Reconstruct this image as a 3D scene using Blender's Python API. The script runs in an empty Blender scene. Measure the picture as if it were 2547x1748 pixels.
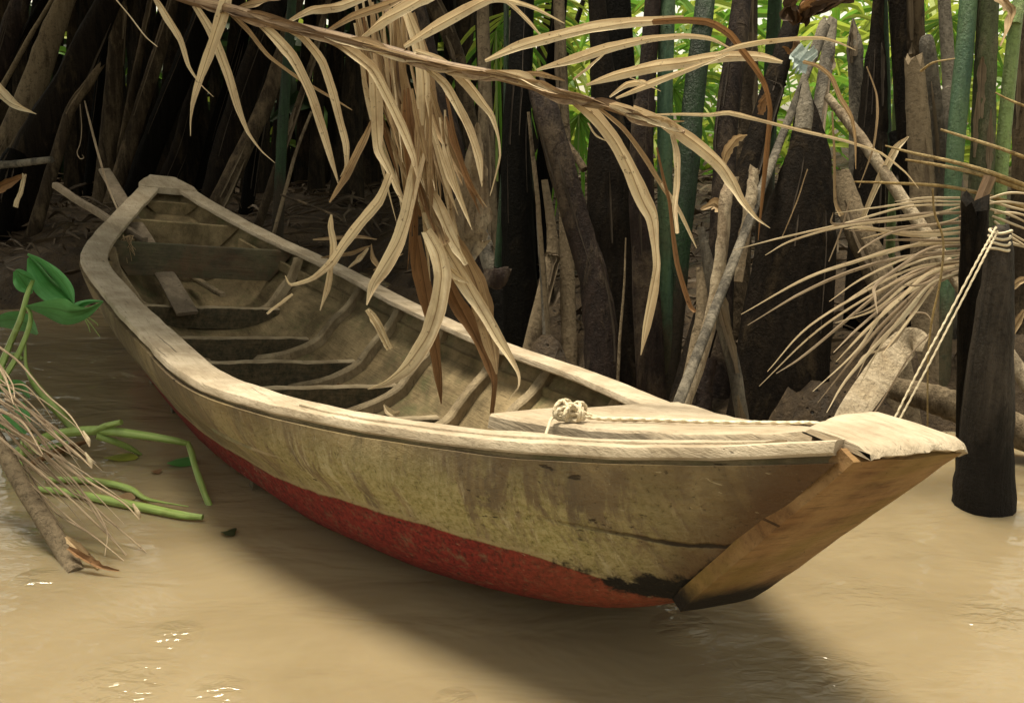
import bpy, math, random
from mathutils import Vector, Matrix, noise
random.seed(11)
C = bpy.context.scene.collection
W, H, F = 2547.0, 1748.0, 2253.6
PITCH = math.radians(14.766)
CAM = Vector((0, 0, 1.0))
cp, sp = math.cos(PITCH), math.sin(PITCH)

# ------------------------------------------------------------------ helpers
def P(x, y, Y):
    """world point at distance Y seen in direction (x, y)"""
    a, b = (x - W / 2) / F, -(y - H / 2) / F
    r = Vector((a, cp + b * sp, -sp + b * cp))
    return CAM + r * (Y / r.y)

def dep(p):
    q = p - CAM
    return q.y * cp - q.z * sp

ZO = {'A': (2.659, 0, 0), 'B': (2.5822, 800, 0), 'C': (2.591, 1650, 0), 'D': (2.659, 0, 400), 'E': (2.446, 700, 550),
      'F': (1.9933, 1650, 500), 'G': (1.7717, 0, 600), 'H': (1.9367, 500, 1000), 'I': (1.999, 1400, 950), 'S': (1, 0, 0), 'd': (2324 / 2547., 0, 0)}
def px(z, pts):
    k, ox, oy = ZO[z]
    return [(x / k + ox, y / k + oy) for x, y in pts]

def cr(pts, n):
    """Catmull-Rom through Vectors or tuples of floats -> n points"""
    pts = [tuple(p) for p in pts]
    if len(pts) == 1: return pts * n
    m = len(pts[0]); out = []
    ext = [tuple(2 * a - b for a, b in zip(pts[0], pts[1]))] + pts + [tuple(2 * a - b for a, b in zip(pts[-1], pts[-2]))]
    for k in range(n):
        t = k / (n - 1) * (len(pts) - 1); i = min(int(t), len(pts) - 2); f = t - i
        p0, p1, p2, p3 = ext[i:i + 4]
        out.append(tuple(.5 * (2 * p1[j] + (p2[j] - p0[j]) * f + (2 * p0[j] - 5 * p1[j] + 4 * p2[j] - p3[j]) * f * f + (3 * p1[j] - p0[j] - 3 * p2[j] + p3[j]) * f ** 3) for j in range(m)))
    return out
def lin(vals, t):
    if not hasattr(vals, '__len__'): return vals
    t = max(0, min(1, t)) * (len(vals) - 1); i = min(int(t), len(vals) - 2) if len(vals) > 1 else 0
    if len(vals) == 1: return vals[0]
    f = t - i
    return vals[i] * (1 - f) + vals[i + 1] * f
def lin3(pts, t):
    t = max(0, min(1, t)) * (len(pts) - 1); i = min(int(t), len(pts) - 2); f = t - i
    return tuple(pts[i][j] * (1 - f) + pts[i + 1][j] * f for j in range(3))
def nz(p, s=1.0): return noise.noise(Vector(p) * s)

class MB:
    def __init__(self): self.v, self.f, self.uv, self.mi = [], [], [], []
    def add(self, verts, faces, uvs=None, mi=0):
        o = len(self.v); self.v += [Vector(q) for q in verts]
        self.uv += uvs if uvs else [(0, 0)] * len(verts)
        self.f += [tuple(i + o for i in fc) for fc in faces]; self.mi += [mi] * len(faces)
    def ringloft(self, rings, caps=True, mi=0, closed=True):
        n = len(rings[0]); vs = [p for r in rings for p in r]; L = len(rings)
        uv = [(j / n, i / (L - 1)) for i in range(L) for j in range(n)]
        fs = []
        for i in range(L - 1):
            for j in range(n if closed else n - 1):
                k = (j + 1) % n
                fs.append((i * n + j, i * n + k, (i + 1) * n + k, (i + 1) * n + j))
        if caps and closed:
            fs.append(tuple(range(n - 1, -1, -1))); fs.append(tuple((L - 1) * n + j for j in range(n)))
        self.add(vs, fs, uv, mi)
    def tube(self, pts, d, n=24, seg=12, flat=1.0, rough=0.0, rs=6.0, cap=True, ridge=0.0, spin=0.0):
        """d: diameters in metres along it; flat: depth over width"""
        q = [Vector(p) for p in cr(pts, n)]; rings = []; sd = random.random() * 50
        for i, p in enumerate(q):
            t = i / (n - 1)
            T = (q[min(i + 1, n - 1)] - q[max(i - 1, 0)]); T = T.normalized() if T.length > 1e-9 else Vector((0, 0, 1))
            face = (CAM - p).normalized()
            S = T.cross(face); S = S.normalized() if S.length > 1e-4 else Vector((1, 0, 0))
            N = S.cross(T).normalized(); w = max(lin(d, t), 0.0002) / 2; ring = []
            for j in range(seg):
                a = 2 * math.pi * j / seg
                r = 1 + rough * nz((math.cos(a) * 1.3 + sd, math.sin(a) * 1.3, i * rs / n * 3))
                if ridge: r *= 1 + ridge * math.cos(a * 3 + sd + spin * i)
                ring.append(p + S * math.cos(a) * w * r + N * math.sin(a) * w * r * flat)
            rings.append(ring)
        self.ringloft(rings, cap)
    def ribbon(self, pts, w, n=26, fold=.25, roll=0.0, twist=0.0, wav=0.0, cols=5, pleat=0.0, irr=0.0, kink=0.0, turn=.35):
        """leaf blade: w = widths in metres (list along), V-fold along the midrib"""
        q = [Vector(p) for p in cr(pts, n)]; vs, uv, fs = [], [], []; sd = random.random() * 90
        if kink: q = [p * (1 - kink) + Vector(lin3(pts, i / (n - 1))) * kink for i, p in enumerate(q)]
        for i, p in enumerate(q):
            t = i / (n - 1)
            T = (q[min(i + 1, n - 1)] - q[max(i - 1, 0)]); T = T.normalized() if T.length > 1e-9 else Vector((0, 0, 1))
            face = (CAM - p).normalized()
            S = T.cross(face); S = S.normalized() if S.length > 1e-4 else Vector((1, 0, 0))
            N = S.cross(T).normalized(); a = roll + twist * (t - .5) + turn * nz((sd, t * 3, 1))
            S, N = S * math.cos(a) + N * math.sin(a), N * math.cos(a) - S * math.sin(a)
            ww = max(lin(w, t), .0006) / 2 * (1 + irr * nz((sd, t * 6, 3)) + irr * .5 * nz((sd, t * 17, 8)))
            for j in range(cols):
                c = j / (cols - 1) * 2 - 1
                e = 1 + (wav * nz((sd, t * 9, c * 2 + 5)) if abs(c) == 1 else 0)
                h = (abs(c) - .5) * fold * ww * 2 + wav * .5 * ww * nz((sd + 7, t * 7, c)) + (pleat * ww * (-1) ** j if 0 < j < cols - 1 else 0)
                vs.append(p + S * c * ww * e + N * h); uv.append((j / (cols - 1), t))
        for i in range(n - 1):
            for j in range(cols - 1):
                fs.append((i * cols + j, i * cols + j + 1, (i + 1) * cols + j + 1, (i + 1) * cols + j))
        self.add(vs, fs, uv)
    def build(self, name, mats, parent=None, origin=None, smooth=True, angle=40):
        me = bpy.data.meshes.new(name); o = Vector(origin) if origin is not None else Vector((0, 0, 0))
        me.from_pydata([tuple(q - o) for q in self.v], [], self.f)
        ul = me.uv_layers.new(name='UVMap'); flat = []
        for fc in self.f:
            for i in fc: flat += list(self.uv[i])
        ul.data.foreach_set('uv', flat)
        mats = mats if isinstance(mats, (list, tuple)) else [mats]
        for m in mats: me.materials.append(m)
        me.polygons.foreach_set('material_index', self.mi)
        me.polygons.foreach_set('use_smooth', [smooth] * len(self.f))
        if smooth: me.set_sharp_from_angle(angle=math.radians(angle))
        me.update(); ob = bpy.data.objects.new(name, me); C.objects.link(ob)
        if parent is not None: ob.parent = parent
        elif origin is not None: ob.location = o
        return ob

def tag(o, label=None, cat=None, group=None, kind=None):
    if label: o['label'] = label
    if cat: o['category'] = cat
    if group: o['group'] = group
    if kind: o['kind'] = kind
    return o
def empty(name, loc, label, cat, group=None):
    o = bpy.data.objects.new(name, None); C.objects.link(o); o.location = loc; o.empty_display_size = .1
    return tag(o, label, cat, group)

# ------------------------------------------------------------------ materials
def newmat(name):
    m = bpy.data.materials.new(name); m.use_nodes = True
    return m, m.node_tree, m.node_tree.nodes['Principled BSDF']
class NT:
    """tiny node-graph builder"""
    def __init__(self, nt): self.nt = nt; self.n = nt.nodes; self.l = nt.links
    def sock(self, node, i, v):
        if hasattr(v, 'is_linked') or isinstance(v, bpy.types.NodeSocket): self.l.new(v, node.inputs[i])
        elif v is not None: node.inputs[i].default_value = v
    def coord(self, which='Object'): return self.n.new('ShaderNodeTexCoord').outputs[which]
    def mapp(self, v, scale=(1, 1, 1), loc=(0, 0, 0)):
        m = self.n.new('ShaderNodeMapping'); self.l.new(v, m.inputs[0]); self.sock(m, 'Scale', scale); self.sock(m, 'Location', loc); return m.outputs[0]
    def noise(self, v, scale, detail=6, rough=.6, dist=0.0, out=0):
        t = self.n.new('ShaderNodeTexNoise'); self.l.new(v, t.inputs['Vector']); t.inputs['Scale'].default_value = scale
        t.inputs['Detail'].default_value = detail; t.inputs['Roughness'].default_value = rough; t.inputs['Distortion'].default_value = dist
        return t.outputs[out]
    def ramp(self, f, stops):
        r = self.n.new('ShaderNodeValToRGB'); self.l.new(f, r.inputs[0]); e = r.color_ramp.elements
        while len(e) < len(stops): e.new(.5)
        for k, (p, c) in enumerate(stops):
            e[k].position = p; e[k].color = (c, c, c, 1) if not hasattr(c, '__len__') else (*c, 1)
        return r.outputs[0]
    def mix(self, f, a, b, mode='MIX'):
        m = self.n.new('ShaderNodeMix'); m.data_type = 'RGBA'; m.blend_type = mode
        self.sock(m, 0, f)
        for i, v in ((6, a), (7, b)):
            if isinstance(v, tuple): m.inputs[i].default_value = (*v, 1)
            else: self.l.new(v, m.inputs[i])
        return m.outputs[2]
    def math(self, op, a, b=None, clamp=False):
        m = self.n.new('ShaderNodeMath'); m.operation = op; m.use_clamp = clamp; self.sock(m, 0, a)
        if b is not None: self.sock(m, 1, b)
        return m.outputs[0]
    def xyz(self, v):
        s = self.n.new('ShaderNodeSeparateXYZ'); self.l.new(v, s.inputs[0]); return s.outputs
    def rnd(self): return self.n.new('ShaderNodeObjectInfo').outputs['Random']
    def bump(self, h, strength=.4, dist=.01):
        b = self.n.new('ShaderNodeBump'); self.l.new(h, b.inputs['Height']); b.inputs['Strength'].default_value = strength; b.inputs['Distance'].default_value = dist
        return b.outputs[0]

def wood(name, dark, mid, pale, grain=(3, 45, 45), stain=None, stain_amt=.5, rough=.85, bump=.5, off=0.0, green=None, rot=None, moss_shade=None):
    m, nt, b = newmat(name); g = NT(nt); co = g.coord()
    if off: co = g.mapp(co, loc=(off, off * .7, off * .3))
    gr = g.noise(g.mapp(co, grain), 1.0, 8, .65, .4)
    bl = g.noise(co, 7, 6, .65); fine = g.noise(g.mapp(co, tuple(max(12, q * 3.2) for q in grain)), 1.0, 4, .75)
    c = g.mix(g.ramp(gr, [(.3, 0), (.7, 1)]), dark, mid)
    c = g.mix(g.ramp(bl, [(.38, 0), (.68, 1)]), c, pale)
    c = g.mix(g.ramp(fine, [(.3, .6), (.45, 0)]), c, tuple(x * .4 for x in dark))
    if stain: c = g.mix(g.math('MULTIPLY', g.ramp(g.noise(co, 3.2, 8, .7, .6), [(.47, 0), (.6, 1)]), stain_amt), c, stain)
    if green: c = g.mix(g.math('MULTIPLY', g.ramp(g.noise(g.mapp(co, loc=(4, 1, 7)), 5, 8, .75), [(.5, 0), (.64, 1)]), .7), c, green)
    if moss_shade is not None:   # mossy tone that also darkens upright faces, painting shade; tops stay pale
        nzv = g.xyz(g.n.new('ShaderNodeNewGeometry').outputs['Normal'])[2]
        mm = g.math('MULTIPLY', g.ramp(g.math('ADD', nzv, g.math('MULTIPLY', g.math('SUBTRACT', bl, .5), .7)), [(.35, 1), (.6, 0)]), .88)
        c = g.mix(mm, c, g.mix(g.ramp(g.noise(co, 38, 6, .75), [(.4, 0), (.62, 1)]), moss_shade, (.1, .075, .042)))
    if rot is not None:
        zz = g.math('ADD', g.xyz(g.coord())[2], g.math('MULTIPLY', g.math('SUBTRACT', g.noise(g.coord(), 16, 6, .7), .5), .06))
        c = g.mix(g.ramp(g.math('ADD', zz, .5), [(rot + .49, 1), (rot + .53, 0)]), c, (.012, .008, .005))
    crack = g.ramp(g.noise(g.mapp(co, (2.2, 110, 110)), 1.0, 3, .5, .2), [(.24, 1), (.3, 0)])
    c = g.mix(g.math('MULTIPLY', crack, .75), c, tuple(x * .15 for x in dark))
    nt.links.new(c, b.inputs['Base Color']); b.inputs['Roughness'].default_value = rough; b.inputs['Specular IOR Level'].default_value = .25
    h = g.math('ADD', g.math('ADD', gr, g.math('MULTIPLY', fine, .5)), g.math('MULTIPLY', crack, -.9))
    nt.links.new(g.bump(h, bump, .012), b.inputs['Normal'])
    return m
M = {}
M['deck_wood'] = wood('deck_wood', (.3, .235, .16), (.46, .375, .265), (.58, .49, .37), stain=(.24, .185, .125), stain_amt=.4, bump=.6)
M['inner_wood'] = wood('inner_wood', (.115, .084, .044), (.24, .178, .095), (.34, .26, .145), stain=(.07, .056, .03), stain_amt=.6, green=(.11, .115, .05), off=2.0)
M['rib_wood'] = wood('rib_wood', (.16, .12, .072), (.31, .24, .145), (.44, .355, .23), stain=(.07, .055, .035), grain=(25, 25, 9), off=5.0)
M['timber_wood'] = wood('timber_wood', (.2, .155, .095), (.38, .3, .19), (.5, .41, .28), stain=(.12, .09, .055), stain_amt=.4, grain=(40, 5, 40), off=21.0, moss_shade=(.018, .02, .011))
M['board_wood'] = wood('board_wood', (.05, .044, .03), (.095, .083, .053), (.15, .125, .075), stain=(.15, .07, .04), stain_amt=.4, grain=(40, 4, 40), green=(.06, .072, .035), off=8.0)
M['bow_wood'] = wood('bow_wood', (.1, .05, .02), (.25, .135, .055), (.32, .2, .09), stain=(.17, .12, .025), stain_amt=.5, grain=(45, 4, 45), off=11.0, rot=-.05)
M['oar_wood'] = wood('oar_wood', (.13, .1, .07), (.26, .2, .14), (.36, .29, .21), stain=(.1, .08, .06), grain=(30, 30, 30), off=15.0)

def hull_mat():
    m, nt, b = newmat('hull_planks_painted'); g = NT(nt); co = g.coord(); uvs = g.xyz(g.coord('UV')); u, v = uvs[0], uvs[1]
    gr = g.noise(g.mapp(co, (4, 30, 30)), 1.0, 8, .7, .5); bl = g.noise(co, 6, 8, .7); fine = g.noise(co, 90, 4, .75)
    big = g.noise(g.mapp(co, (3, 2, 3), (5, 5, 5)), 1.0, 7, .7, .8)
    c = g.mix(g.ramp(gr, [(.3, 0), (.7, 1)]), (.16, .112, .055), (.33, .245, .125))
    c = g.mix(g.ramp(bl, [(.4, 0), (.66, 1)]), c, (.33, .255, .145))
    c = g.mix(g.ramp(big, [(.42, .75), (.56, 0)]), c, (.13, .092, .056))
    # dark smears and yellow green algae running down the planks
    drip = g.noise(g.mapp(co, (22, 1.2, 2.5)), 1.0, 7, .72, .6)
    c = g.mix(g.math('MULTIPLY', g.ramp(drip, [(.5, 0), (.62, .85)]), .8), c, (.12, .09, .06))
    band = g.math('MULTIPLY', g.ramp(u, [(.02, .25), (.07, 1), (.2, 1), (.33, .25), (.5, .12)]), g.ramp(v, [(.5, .7), (.6, 1), (.8, .75), (1, .1)]))
    alg = g.math('MULTIPLY', g.ramp(g.noise(g.mapp(co, (13, 4, 5)), 1.0, 9, .74, .5), [(.44, 0), (.53, 1)]), band)
    c = g.mix(alg, c, g.mix(g.ramp(fine, [(.4, 0), (.6, 1)]), (.27, .235, .085), (.43, .365, .18)))
    pale = g.math('MULTIPLY', g.ramp(g.noise(g.mapp(co, (20, 3, 4), (3, 3, 3)), 1.0, 8, .78, .4), [(.56, 0), (.63, .8)]), band)
    c = g.mix(pale, c, (.52, .45, .28))
    # red bottom paint below the chine, flaking
    vv = g.math('ADD', v, g.math('MULTIPLY', g.math('SUBTRACT', bl, .5), .05))
    red = g.ramp(vv, [(.492, 1), (.5, 0)])
    redc = g.mix(g.ramp(fine, [(.36, 0), (.6, 1)]), (.08, .01, .008), (.25, .028, .02))
    redc = g.mix(g.ramp(g.noise(co, 24, 9, .8), [(.53, 0), (.66, .9)]), redc, (.2, .12, .07))
    redc = g.mix(g.math('MULTIPLY', g.ramp(u, [(.04, 1), (.12, 0)]), .5), redc, (.25, .085, .035))
    c = g.mix(red, c, redc)
    lip = g.math('MULTIPLY', g.ramp(vv, [(.495, 0), (.503, 1), (.511, 1), (.525, 0)]), .7)
    c = g.mix(lip, c, (.36, .28, .15))
    c = g.mix(g.ramp(g.math('ADD', u, g.math('MULTIPLY', g.math('SUBTRACT', bl, .5), .05)), [(.004, .85), (.03, 0)]), c, (.1, .052, .024))
    # rotten black patch at the foot of the bow
    rot = g.math('ADD', g.math('ADD', g.math('MULTIPLY', u, 9), g.math('MULTIPLY', g.math('ABSOLUTE', g.math('SUBTRACT', v, .49)), 5)), g.math('MULTIPLY', g.math('SUBTRACT', g.noise(co, 14, 7, .7), .5), 1.8))
    c = g.mix(g.ramp(rot, [(.55, 1), (.75, 0)]), c, (.012, .009, .006))
    c = g.mix(g.ramp(fine, [(.3, .8), (.4, 0)]), c, (.05, .035, .02))
    crack = g.math('MULTIPLY', g.ramp(g.noise(g.mapp(co, (1.6, 38, 38), (1, 2, 3)), 1.0, 4, .55, .3), [(.27, 1), (.3, 0)]), .85)
    c = g.mix(crack, c, (.03, .02, .012))
    vo = g.n.new('ShaderNodeTexVoronoi'); nt.links.new(g.mapp(co, (5, 5, 9)), vo.inputs[0]); vo.inputs['Scale'].default_value = 1.0
    c = g.mix(g.ramp(vo.outputs[0], [(.035, .9), (.06, 0)]), c, (.02, .013, .009))
    scr = g.ramp(g.noise(g.mapp(co, (30, 4, 90), (7, 0, 0)), 1.0, 5, .7, 1.2), [(.66, 0), (.7, .7)])
    c = g.mix(scr, c, (.46, .38, .24))
    # a split between two side strakes near the bow
    sp_ = g.math('ABSOLUTE', g.math('SUBTRACT', g.math('ADD', v, g.math('MULTIPLY', g.math('SUBTRACT', g.noise(co, 9, 5, .6), .5), .05)), .715))
    spl = g.math('MULTIPLY', g.ramp(sp_, [(.004, 1), (.009, 0)]), g.ramp(u, [(.03, 1), (.06, .5), (.085, 0)]))
    c = g.mix(spl, c, (.03, .02, .012))
    nt.links.new(c, b.inputs['Base Color']); b.inputs['Roughness'].default_value = .8; b.inputs['Specular IOR Level'].default_value = .25
    h = g.math('ADD', g.math('ADD', gr, g.math('MULTIPLY', fine, .7)), g.math('MULTIPLY', g.math('ADD', g.math('ADD', crack, spl), g.math('MULTIPLY', red, .2)), -1.0))
    nt.links.new(g.bump(h, .75, .016), b.inputs['Normal'])
    return m
M['hull'] = hull_mat()

def stem_mat(name, dark, mid, mud, mud_lo=.5, rough=.7, green=None, spec=.14, mudz=None, mudamt=1.0):
    """palm leaf stalk: streaked bark with dried silt; the coordinates run up the stalk"""
    m, nt, b = newmat(name); g = NT(nt); co = g.coord(); r = g.rnd()
    cv = g.n.new('ShaderNodeVectorMath'); cv.operation = 'ADD'; nt.links.new(co, cv.inputs[0])
    cm = g.n.new('ShaderNodeCombineXYZ'); nt.links.new(g.math('MULTIPLY', r, 37.0), cm.inputs[0]); nt.links.new(g.math('MULTIPLY', r, 11.0), cm.inputs[2]); nt.links.new(cm.outputs[0], cv.inputs[1])
    co2 = cv.outputs[0]
    st = g.noise(g.mapp(co2, (42, 42, 2.5)), 1.0, 6, .65, .3); bl = g.noise(g.mapp(co2, (9, 9, 3)), 1.0, 7, .7, .4); fine = g.noise(co2, 95, 4, .75)
    c = g.mix(g.ramp(st, [(.33, 0), (.68, 1)]), dark, mid)
    if green: c = g.mix(g.ramp(g.noise(g.mapp(co2, (12, 12, 1.2)), 1.0, 5, .6), [(.42, 0), (.6, .9)]), c, green)
    mk = g.ramp(bl, [(mud_lo - .07, 0), (mud_lo + .07, 1)])
    if mudz:   # silt line: the tide coats the stalk up to a height
        z = g.xyz(co)[2]
        zz = g.math('ADD', z, g.math('MULTIPLY', g.math('SUBTRACT', bl, .5), .5))
        mk = g.math('MAXIMUM', g.math('MULTIPLY', mk, .5), g.ramp(zz, [(mudz - .06, 1), (min(.999, mudz + .06), 0)]))
    mk = g.math('MULTIPLY', mk, mudamt)
    c = g.mix(mk, c, g.mix(g.ramp(st, [(.3, 0), (.7, 1)]), tuple(x * .7 for x in mud), mud))
    c = g.mix(g.ramp(g.noise(co2, 60, 7, .8, .5), [(.36, .6), (.5, 0)]), c, tuple(x * .45 for x in dark))
    c = g.mix(g.math('MULTIPLY', g.ramp(fine, [(.66, 0), (.72, 1)]), .25), c, tuple(min(1, x * 1.6 + .03) for x in mud))
    nt.links.new(c, b.inputs['Base Color']); nt.links.new(g.math('ADD', g.math('MULTIPLY', mk, .25), rough), b.inputs['Roughness']); b.inputs['Specular IOR Level'].default_value = spec
    nt.links.new(g.bump(g.math('ADD', g.math('ADD', st, g.math('MULTIPLY', fine, .6)), g.math('MULTIPLY', mk, .5)), .8, .014), b.inputs['Normal'])
    return m
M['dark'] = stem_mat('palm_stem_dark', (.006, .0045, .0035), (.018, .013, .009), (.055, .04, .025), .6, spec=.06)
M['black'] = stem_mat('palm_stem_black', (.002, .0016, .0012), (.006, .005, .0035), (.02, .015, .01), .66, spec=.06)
M['purple'] = stem_mat('palm_stem_purple', (.011, .007, .006), (.034, .022, .018), (.1, .075, .053), .56)
M['brown'] = stem_mat('palm_stem_brown', (.025, .017, .01), (.066, .046, .028), (.16, .118, .074), .52)
M['tan'] = stem_mat('palm_stem_silt', (.045, .031, .019), (.11, .08, .05), (.24, .185, .12), .42, rough=.65)
M['grey'] = stem_mat('palm_stem_grey', (.05, .044, .036), (.12, .105, .085), (.24, .21, .165), .5, rough=.65)
M['green'] = stem_mat('palm_stem_green', (.008, .02, .01), (.022, .045, .02), (.05, .036, .022), .6, rough=.45, mudz=.55, green=(.022, .06, .02), spec=.3)
M['teal'] = stem_mat('palm_stem_teal', (.04, .085, .055), (.09, .16, .105), (.1, .085, .05), .57, rough=.4, green=(.1, .165, .085), mudz=.4)
M['olive'] = stem_mat('palm_stem_olive', (.045, .05, .03), (.1, .105, .06), (.22, .2, .13), .52, green=(.09, .11, .05))
M['lime'] = stem_mat('palm_stem_lime', (.12, .16, .06), (.22, .28, .12), (.3, .3, .17), .62, rough=.4, green=(.23, .33, .12))
M['pale'] = stem_mat('dry_sheath', (.16, .115, .075), (.36, .28, .19), (.5, .41, .29), .48, rough=.75)
M['yellow'] = stem_mat('dry_stalk_yellow', (.2, .13, .05), (.42, .3, .13), (.5, .38, .2), .55, rough=.55)
M['sheath'] = stem_mat('smooth_dry_sheath', (.3, .23, .15), (.42, .34, .23), (.52, .43, .31), .48, rough=.8)
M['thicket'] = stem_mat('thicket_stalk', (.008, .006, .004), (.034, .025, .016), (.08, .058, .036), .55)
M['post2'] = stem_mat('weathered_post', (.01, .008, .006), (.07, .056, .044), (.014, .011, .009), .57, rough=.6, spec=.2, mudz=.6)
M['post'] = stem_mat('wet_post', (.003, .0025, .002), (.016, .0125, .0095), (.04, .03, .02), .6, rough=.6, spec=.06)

def leaf_mat(name, a, b_, streak, trans=.25, pattern=(26, 1.6), rough=.6, amt=.8, spots=True):
    m, nt, b = newmat(name); g = NT(nt); uv = g.coord('UV'); co = g.coord()
    s = g.noise(g.mapp(uv, (pattern[0], pattern[1], 1)), 1.0, 4, .6); r = g.rnd()
    o = g.noise(co, 9, 5, .65); r0 = len(name) * .37
    c = g.mix(g.ramp(s, [(.3, 0), (.7, 1)]), a, b_)
    ln_ = g.noise(g.mapp(uv, (pattern[0] * 1.7, .7, 1), (r0, r0, 0)), 1.0, 2, .5)
    c = g.mix(g.math('MULTIPLY', g.ramp(ln_, [(.33, 1), (.42, 0)]), .7), c, streak)
    ux = g.math('ABSOLUTE', g.math('SUBTRACT', g.xyz(uv)[0], .5))
    hf = g.ramp(g.math('ADD', g.xyz(uv)[0], g.math('MULTIPLY', g.math('SUBTRACT', g.noise(g.mapp(co, (5, 5, 5), (r0, 0, r0)), 1.0, 3, .5), .5), .9)), [(.22, 1), (.34, 0)])
    c = g.mix(g.math('MULTIPLY', hf, .55 * amt + .2 if spots else 0.0), c, streak)
    mid = g.ramp(ux, [(.012, 1), (.05, 0)])
    c = g.mix(g.math('MULTIPLY', mid, .75), c, streak)
    c = g.mix(g.math('MULTIPLY', g.ramp(o, [(.5, 0), (.68, 1)]), amt), c, streak)
    if spots: c = g.mix(g.ramp(g.noise(co, 60, 4, .7), [(.3, .8), (.38, 0)]), c, tuple(x * .5 for x in streak))
    nt.links.new(c, b.inputs['Base Color']); b.inputs['Roughness'].default_value = rough; b.inputs['Specular IOR Level'].default_value = .3
    nt.links.new(g.bump(s, .5, .004), b.inputs['Normal'])
    if trans:
        t = g.n.new('ShaderNodeBsdfTranslucent'); nt.links.new(c, t.inputs[0])
        mx = g.n.new('ShaderNodeMixShader'); mx.inputs[0].default_value = trans
        nt.links.new(b.outputs[0], mx.inputs[1]); nt.links.new(t.outputs[0], mx.inputs[2]); nt.links.new(mx.outputs[0], nt.nodes['Material Output'].inputs[0])
    return m
M['dry'] = leaf_mat('dry_leaf', (.68, .53, .31), (.92, .82, .6), (.27, .15, .065), .25, amt=.38)
M['dry2'] = leaf_mat('dry_leaf_brown', (.36, .24, .12), (.6, .46, .28), (.15, .08, .035), .2, amt=.55)
M['dry3'] = leaf_mat('dry_leaf_rust', (.2, .105, .045), (.36, .2, .09), (.1, .05, .022), .2, amt=.4)
M['withered'] = leaf_mat('withered_brown', (.05, .03, .018), (.13, .08, .045), (.03, .016, .01), .1, amt=.5)
M['husk'] = leaf_mat('husk_fibre', (.11, .08, .05), (.26, .2, .13), (.06, .04, .025), 0, amt=.5)
M['husk_dark'] = leaf_mat('husk_fibre_dark', (.03, .022, .015), (.085, .062, .042), (.02, .014, .01), 0, amt=.5)
M['litter'] = leaf_mat('leaf_litter', (.05, .034, .02), (.16, .115, .07), (.03, .018, .011), .05, amt=.7)
M['rachis'] = leaf_mat('dry_rachis', (.17, .1, .055), (.42, .3, .18), (.07, .035, .02), 0, pattern=(14, 5), amt=.6)
M['rib'] = leaf_mat('dry_leaf_midribs', (.52, .42, .27), (.74, .64, .46), (.34, .23, .12), 0, amt=.4, pattern=(4, 6))
M['rib2'] = leaf_mat('dry_twigs', (.3, .22, .14), (.5, .4, .27), (.14, .09, .055), 0, amt=.5, pattern=(4, 6))
M['rope'] = leaf_mat('rope_fibre', (.62, .53, .37), (.8, .72, .54), (.4, .3, .18), 0, pattern=(3, 90), amt=.3)
M['hyacinth'] = leaf_mat('hyacinth_leaf', (.1, .34, .1), (.2, .5, .18), (.09, .25, .06), .35, pattern=(40, 2), rough=.42, amt=.5, spots=False)
M['stalk'] = leaf_mat('hyacinth_stalk', (.17, .27, .06), (.34, .44, .14), (.13, .12, .03), .0, pattern=(8, 2), rough=.35, amt=.5, spots=False)
M['frond_green'] = leaf_mat('fresh_leaf', (.08, .22, .03), (.2, .42, .05), (.2, .22, .03), .5, rough=.4, amt=.4, spots=False)
M['frond_lime'] = leaf_mat('fresh_leaf_yellow', (.3, .44, .05), (.5, .56, .11), (.3, .3, .05), .5, rough=.45, amt=.4, spots=False)
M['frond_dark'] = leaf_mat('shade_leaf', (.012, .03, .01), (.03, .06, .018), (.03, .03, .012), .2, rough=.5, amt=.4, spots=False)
M['plastic'] = leaf_mat('pale_blue_plastic', (.42, .52, .52), (.6, .68, .66), (.3, .36, .34), .3, rough=.35, amt=.4)

def mud_mat():
    m, nt, b = newmat('wet_mud'); g = NT(nt); co = g.coord()
    n1 = g.noise(co, 5, 9, .7, .3); n2 = g.noise(co, 40, 6, .75); v = g.n.new('ShaderNodeTexVoronoi'); nt.links.new(co, v.inputs[0]); v.inputs['Scale'].default_value = 26
    c = g.mix(g.ramp(n1, [(.35, 0), (.7, 1)]), (.03, .02, .012), (.12, .083, .048))
    c = g.mix(g.ramp(n2, [(.35, .8), (.5, 0)]), c, (.025, .017, .011))
    hole = g.ramp(v.outputs[0], [(.1, 1), (.17, 0)]); hole = g.math('MULTIPLY', hole, g.ramp(g.noise(co, 7, 2, .5), [(.5, 0), (.55, 1)]))
    c = g.mix(hole, c, (.006, .004, .003))
    nt.links.new(c, b.inputs['Base Color']); nt.links.new(g.ramp(n1, [(.4, .45), (.6, .85)]), b.inputs['Roughness']); b.inputs['Specular IOR Level'].default_value = .2
    nt.links.new(g.bump(g.math('ADD', g.math('ADD', n1, g.math('MULTIPLY', n2, .5)), g.math('MULTIPLY', hole, -.8)), .9, .05), b.inputs['Normal'])
    return m
M['mud'] = mud_mat()
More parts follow.
